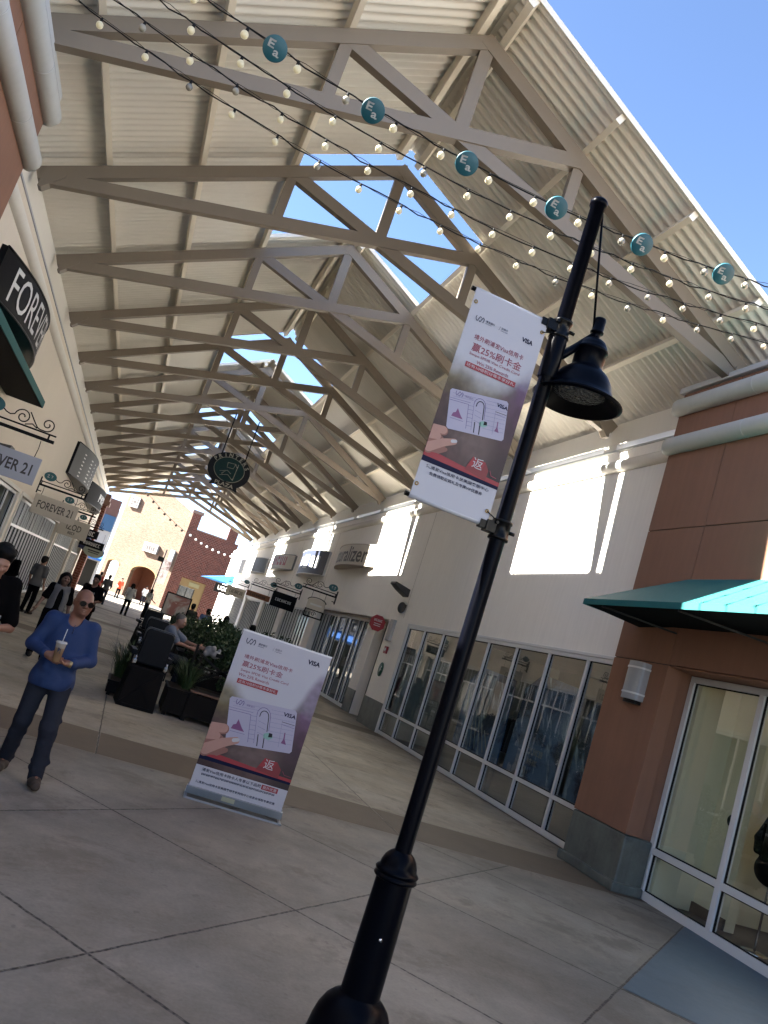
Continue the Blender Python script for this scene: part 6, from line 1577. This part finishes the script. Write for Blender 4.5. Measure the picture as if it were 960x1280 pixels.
woodl = M('worn_wood_slat', (.12, .063, .036), .6, var=.25, scale=6)
q = MB(); q.box(1.55, 2.55, 13.85, 14.0, .47, .50); q.build('slat', woodl, bn, bevel=.005)
q = MB(); q.box(1.55, 2.55, 14.02, 14.45, .46, .495); q.box(1.55, 2.55, 13.86, 13.88, .08, .45); q.build('seat', dkw, bn)
for x in (1.58, 2.5):
    q = MB(); q.box(x - .03, x + .03, 13.87, 14.42, 0, .459); q.build('leg', blackm, bn)
q = MB()
for a, b in (((1.5, .55), (2.55, 1.15)), ((1.5, 1.1), (2.55, .6)), ((1.5, .85), (2.6, .83))): q.bar((a[0], 14.47, a[1]), (b[0], 14.47, b[1]), .02, .04, (0, 1, 0))
for x in (1.48, 2.58): q.box(x - .02, x + .02, 14.455, 14.485, 0, 1.2)
q.build('back_brace', blackm, bn)
def table(label, x, y, h=.76, r=.45):
    t = thing('cafe_table', label, 'table', (x, y, 0), group='dark tables along the walkway')
    q = MB(); q.lathe([(0, h - .03), (r, h - .03), (r + .01, h - .015), (r, h), (0, h)], (x, y, 0), 24); q.build('tabletop', dkf, t)
    q = MB(); q.lathe([(.25, 0), (.25, .02), (.05, .04), (.03, .07), (.03, h - .03)], (x, y, 0), 16); q.build('pedestal', blackm, t)
    return t
table('dark round table in front of the seated man', 2.05, 17.7, .95); table('dark round table farther along the seating', 2.5, 23.0); table('dark round table before the far brick doorway', 2.2, 31.0); table('dark round table beside the light blue shirt', 3.2, 30.0, .9)
def chair(label, x, y, rz):
    t = thing('metal_chair', label, 'chair', (x, y, 0), rz, group='dark chairs among the far tables')
    q = MB(); q.box(-.22, .22, -.22, .22, .44, .47); q.build('seat', blackm, t, local=True)
    q = MB(); q.box(-.22, .22, .2, .225, .52, .92); q.build('backrest', blackm, t, local=True)
    for sx_ in (-.2, .2):
        for sy_ in (-.2, .21):
            q = MB(); q.tube([(sx_, sy_, 0), (sx_, sy_, .44 if sy_ < 0 else .92)], .014, 6); q.build('leg', blackm, t, local=True)
    return t
c1 = chair('dark metal chair at the near round table', 1.55, 18.6, R(60))
for lb_, x, y, a in (('dark metal chair left of the far table', 1.7, 23.4, 80), ('dark metal chair right of the middle table', 3.2, 23.2, -90), ('dark metal chair facing the brick doorway', 1.55, 30.6, 90), ('dark metal chair behind the far table', 2.6, 31.8, 0), ('dark metal chair beside the pale shrub', 3.6, 21.0, -60), ('dark metal chair in the sunlit end of the row', 1.3, 36.0, 30)):
    dup(c1, (x, y, 0), R(a), lb_)
bag = thing('white_bag', 'crumpled white bag at the end of the seated man\'s outstretched arm', 'bag', (1.85, 15.2, 1.0))
q = MB(); sdf_mesh(q, [ell((1.78, 15.2, 1.12), (.10, .09, .09), .03), ell((1.90, 15.18, 1.08), (.085, .08, .075), .03), ell((1.83, 15.13, 1.18), (.05, .045, .06), .02), ell((1.72, 15.17, 1.05), (.05, .06, .05), .03), ell((1.95, 15.2, 1.16), (.035, .04, .05), .02)], .016); q.build('sack', M('white_bag_plastic', (.22, .22, .22), .5, var=.15, scale=20, bump=.6, bscale=25), bag)
q = MB(); q.add([(1.9, 15.075, 1.05), (2.02, 15.085, 1.06), (2.03, 15.085, 1.13), (1.9, 15.07, 1.12)], [(0, 1, 2, 3)]); q.build('dark_print', blackm, bag)
el_ = thing('easel_sign', 'pale printed easel sign in black frame among the tables', 'sign', (1.98, 33.0, 0))
q = MB(); q.box(1.60, 2.5, 33.0, 33.04, 1.05, 1.85); q.build('printed_sheet', display_mat('easel_print', (.25, .10, .08), (.36, .32, .28), (.55, .52, .48), 9.0), el_)
q = MB()
for (a, b, c, d) in ((1.55, 2.55, 1.0, 1.05), (1.55, 2.55, 1.85, 1.9), (1.55, 1.6, 1.05, 1.85), (2.5, 2.55, 1.05, 1.85)): q.box(a, b, 32.99, 33.05, c, d)
for x in (1.7, 2.4): q.box(x - .03, x + .03, 33.0, 33.04, 0, 1.0)
q.build('frame', blackm, el_)

# ------------------------------------------------------------------ far end: brick buildings in the sun
pale = brick('sunlit_pale_brick', (-.857, .514), (.185, .115, .078), (.115, .066, .042), (.21, .165, .13), var=.35)
dark = brick('dark_red_brick', (1, 0), (.13, .038, .024), (.085, .026, .017), (.26, .19, .16), bw=.34, bh=.17, var=.3)
ochre = M('ochre_plaster', (.22, .145, .055), .8, var=.06)
bb = thing('brick_building', 'brick building at the end of the walkway with arches in its sunlit pale face', 'building', (3.8, 88, 0))
O = np.array([3.8, 88.0, 0.0]); dv = unit((-1, .6, 0)); nv = np.array([dv[1], -dv[0], 0]) * 1.0
if nv[1] > 0: nv = -nv
def F(a, z, d=0.0): return O + dv * a + np.array([0, 0, z]) - nv * d
W = MB()
LA = 8.0
arch1 = (1.55, 4.55, 2.75); arch2 = (6.15, 7.55, 2.9)
def arch_pts(a0, a1, zs):
    c = (a0 + a1) / 2; r_ = (a1 - a0) / 2; return [(c - r_ * math.cos(t), zs + .52 * r_ * math.sin(t)) for t in np.linspace(0, math.pi, 13)]
# wall built of upright strips so the arches are real openings
top = lambda a: 10.5 if a < .35 or a > LA - .35 else (10.5 + 1.5 * (1 - abs(a - LA / 2) / (LA / 2 - .35)) if a > .35 else 10.5)
xs = sorted(set([0, .35, LA / 2, LA - .35, LA] + [p[0] for p in arch_pts(*arch1)] + [p[0] for p in arch_pts(*arch2)]))
def under(a):
    for A_ in (arch1, arch2):
        if A_[0] - 1e-6 <= a <= A_[1] + 1e-6:
            c = (A_[0] + A_[1]) / 2; r_ = (A_[1] - A_[0]) / 2; return A_[2] + .52 * r_ * math.sqrt(max(0, 1 - ((a - c) / r_) ** 2))
    return 0.0
for a, b in zip(xs[:-1], xs[1:]):
    mid_ = (a + b) / 2; op = under(mid_) > 0
    za, zb_ = (under(a) if op else 0), (under(b) if op else 0)
    ta, tb_ = (top(a + 1e-6), top(b - 1e-6))
    vs = [F(a, za), F(b, zb_), F(b, tb_), F(a, ta), F(a, za, .6), F(b, zb_, .6), F(b, tb_, .6), F(a, ta, .6)]
    W.add(vs, [(0, 1, 2, 3), (7, 6, 5, 4), (0, 4, 5, 1), (3, 2, 6, 7), (0, 3, 7, 4), (1, 5, 6, 2)])
W.build('pale_wall', pale, bb)
for A_ in (arch1, arch2):
    q = MB(); p_ = arch_pts(*A_)
    for u, v in zip(p_[:-1], p_[1:]):
        m0 = ((A_[0] + A_[1]) / 2, A_[2]); s_ = 1.14
        uo = (m0[0] + (u[0] - m0[0]) * s_, m0[1] + (u[1] - m0[1]) * s_ + .05); vo_ = (m0[0] + (v[0] - m0[0]) * s_, m0[1] + (v[1] - m0[1]) * s_ + .05)
        q.add([F(*u, -.04), F(*v, -.04), F(*vo_, -.04), F(*uo, -.04), F(*u, .1), F(*v, .1), F(*vo_, .1), F(*uo, .1)], [(0, 1, 2, 3), (0, 4, 5, 1), (3, 2, 6, 7)])
    q.build('arch_ring', ochre, bb)
q = MB()
q.add([F(0.9, .01, 3.6), F(LA, .01, 3.6), F(LA, 4.4, 3.6), F(0.9, 4.4, 3.6)], [(0, 1, 2, 3)], 0)
q.add([F(1.0, .01, .6), F(1.0, .01, 3.6), F(1.0, 4.4, 3.6), F(1.0, 4.4, .6)], [(0, 1, 2, 3)], 1)
q.add([F(5.2, .01, .6), F(5.2, .01, 3.6), F(5.2, 4.4, 3.6), F(5.2, 4.4, .6)], [(0, 1, 2, 3)], 0)
q.add([F(.9, 4.4, .6), F(LA, 4.4, .6), F(LA, 4.4, 3.6), F(.9, 4.4, 3.6)], [(0, 1, 2, 3)], 1)
q.build('porch_wall', [M('porch_brick_red', (.26, .10, .065), .85, var=.2, scale=2), ochre], bb)
q = MB(); q.add([F(1.7, .02, 3.58), F(3.4, .02, 3.58), F(3.4, 2.6, 3.58), F(1.7, 2.6, 3.58)], [(0, 1, 2, 3)]); q.build('door_glass', darkint, bb)
q = MB(); q.prism([(0, 0), (1.7, 0), (1.7, 1.0), (0, 1.0)], F(2.3, 5.1, -.35), dv, (0, 0, 1), nv * -.33); sgn = q.build('sign_box', M('far_sign_white', (.25, .25, .25), .6), bb, bevel=.02)
q = MB()
for k, (a, w_) in enumerate(((.3, .22), (.58, .16), (.8, .22), (1.08, .18), (1.32, .12))): q.add([F(2.3 + a, 5.35, -.36), F(2.3 + a + w_, 5.35, -.36), F(2.3 + a + w_, 5.80, -.36), F(2.3 + a, 5.80, -.36)], [(0, 1, 2, 3)])
q.build('lettering', darkl, sgn, base=(3.8, 88, 0))
q = MB(); q.prism([(0, 0), (1.1, 0), (1.1, 1.2), (0, 1.2)], F(6.4, 9.2, -.25), dv, (0, 0, 1), nv * -.2); sg2 = q.build('emblem_board', bpy.data.materials['far_sign_white'], bb)
q = MB()
for (u, v) in (((.2, .2), (.8, 1.0)), ((.2, 1.0), (.8, .2)), ((.15, .2), (.15, 1.0)), ((.85, .2), (.85, 1.0)), ((.2, .6), (.8, .6))): q.bar(F(6.4 + u[0], 9.2 + u[1], -.26), F(6.4 + v[0], 9.2 + v[1], -.26), .01, .1, tuple(nv))
q.build('emblem', darkl, sg2, base=(3.8, 88, 0))
q = MB(); q.prism([(0, 0), (.5, 0), (.5, 1.8), (0, 1.8)], F(.3, 4.3, -.3), dv, (0, 0, 1), nv * -.25); q.build('blade_panel', bpy.data.materials['far_sign_white'], bb)
# dark face
W = MB(); Y0_ = 88.0
W.box(3.805, 5.0, Y0_, Y0_ + .5, 0, 8.85); W.box(5.0, 7.6, Y0_, Y0_ + .5, 3.75, 8.85); W.box(7.6, 9.4, Y0_, Y0_ + .5, 0, 8.85)
W.box(3.805, 4.75, Y0_, Y0_ + .5, 8.852, 10.5); W.box(8.0, 9.0, Y0_, Y0_ + .5, 8.852, 10.4); W.build('dark_wall', dark, bb)
q = MB(); q.box(3.7, 4.9, Y0_ - .1, Y0_ + .6, 10.502, 10.85); q.box(4.752, 7.998, Y0_ - .05, Y0_ + .55, 8.853, 8.98); q.build('coping', M('brick_coping', (.20, .13, .10), .8), bb)
q = MB(); q.box(5.002, 7.598, Y0_ + .1, Y0_ + .35, 2.9, 3.745); q.box(6.7, 7.598, Y0_ + .12, Y0_ + .37, 0, 2.9); q.build('ochre_surround', ochre, bb)
q = MB(); q.box(5.002, 6.698, Y0_ + .3, Y0_ + .36, 0, 2.898); dr = q.build('door', M('dark_door_glass', (.02, .025, .025), .2, spec=.7), bb)
q = MB()
for x in (5.02, 5.85, 6.6): q.box(x, x + .07, Y0_ + .25, Y0_ + .298, 0, 2.89)
q.build('frame', M('dark_bronze_frame', (.03, .03, .028), .5), dr, base=(3.8, 88, 0))
q = MB(); q.box(5.9, 7.0, Y0_ + .05, Y0_ + .098, 3.1, 3.5); q.build('sign_plate', M('olive_sign', (.25, .22, .10), .6), bb)
# rows of bulbs across the far court
def far_festoon(label, p0, p1, sag, n_, seed, bm_=None):
    p0 = np.array(p0, float); p1 = np.array(p1, float)
    fn = lambda t: p0 + (p1 - p0) * t - np.array([0, 0, sag * 4 * t * (1 - t)])
    rn = random.Random(seed); root = thing('festoon_light', label, 'string lights', tuple(p0), group='far festoon lights')
    q = MB(); q.tube([fn(t) for t in np.linspace(0, 1, 25)], .02, 5); q.build('cord', cordm, root)
    for k in range(n_):
        c = fn((k + .5) / n_); q = MB(); q.sphere((c[0], c[1], c[2] - .14), .13, 10, 8); q.build('bulb', bm_ or fl_w, root)
dkb = M('far_dark_bulb', (.03, .025, .02), .6)
far_festoon('sunlit string of white bulbs hanging before the dark brick face', (3.9, 86.5, 8.3), (9.2, 86.5, 7.5), .35, 8, 1)
far_festoon('string with dark bulbs crossing before the pale brick face', (-3.0, 86.0, 11.8), (3.6, 86.4, 8.2), .3, 9, 2, dkb)
# street sign post and light court walls
sp = thing('banner_post', 'thin dark lamp post with small banner before the pale brick arches', 'post', (2.05, 70, 0))
q = MB(); q.tube([(2.05, 70, 0), (2.05, 70, 5.1)], .055, 8); q.build('pole', blackm, sp)
q = MB(); q.box(2.1, 2.75, 69.98, 70.02, 2.3, 4.3); q.build('banner', display_mat('far_banner_print', (.12, .06, .06), (.45, .42, .42), (.6, .6, .62), 3.0), sp)
q = MB(); q.box(1.6, 2.04, 69.9, 70.1, 4.0, 4.4); q.build('lantern', blackm, sp)
fs_ = thing('far_shop', 'far shop with blue fascia and white wall at the left end of the walkway', 'building', (-5, 76, 0))
q = MB(); q.box(-8, -2.9, 76, 80, 0, 7.4); q.build('wall', M('far_white_wall', (.28, .28, .28), .7), fs_)
q = MB(); q.box(-8.05, -2.85, 75.9, 75.998, 6.6, 8.1); q.build('parapet', M('rust_brown_fascia', (.09, .042, .034), .8, var=.15), fs_)
q = MB(); q.box(-5, -2.86, 75.85, 75.998, 5.2, 6.598); q.build('fascia', M('blue_fascia', (.015, .07, .16), .6), fs_)
q = MB(); q.prism([(0, 0), (1.3, -.7), (1.3, -.9), (0, -.9)], (-5.5, 76, 3.4), (0, -1, 0), (0, 0, 1), (2.8, 0, 0)); q.build('awning', M('bright_blue_canvas', (.02, .13, .45), .8), fs_)
q = MB(); q.box(-5.4, -3.0, 75.97, 75.999, .05, 2.4); q.build('window', darkint, fs_)
ep = thing('brick_pier', 'dark red brick pier ending the left shop range', 'pier', (-3.4, 61.2, 0))
q = MB(); q.box(-4.4, -3.15, 60.02, 61.4, 0, 6.2); q.build('shaft', dark, ep)
q = MB(); q.box(-4.5, -3.0, 59.95, 61.5, 6.202, 6.5); q.box(-4.4, -3.1, 60.02, 61.4, 6.502, 7.0); q.build('cap', M('brown_brick_cap', (.16, .09, .07), .8), ep)
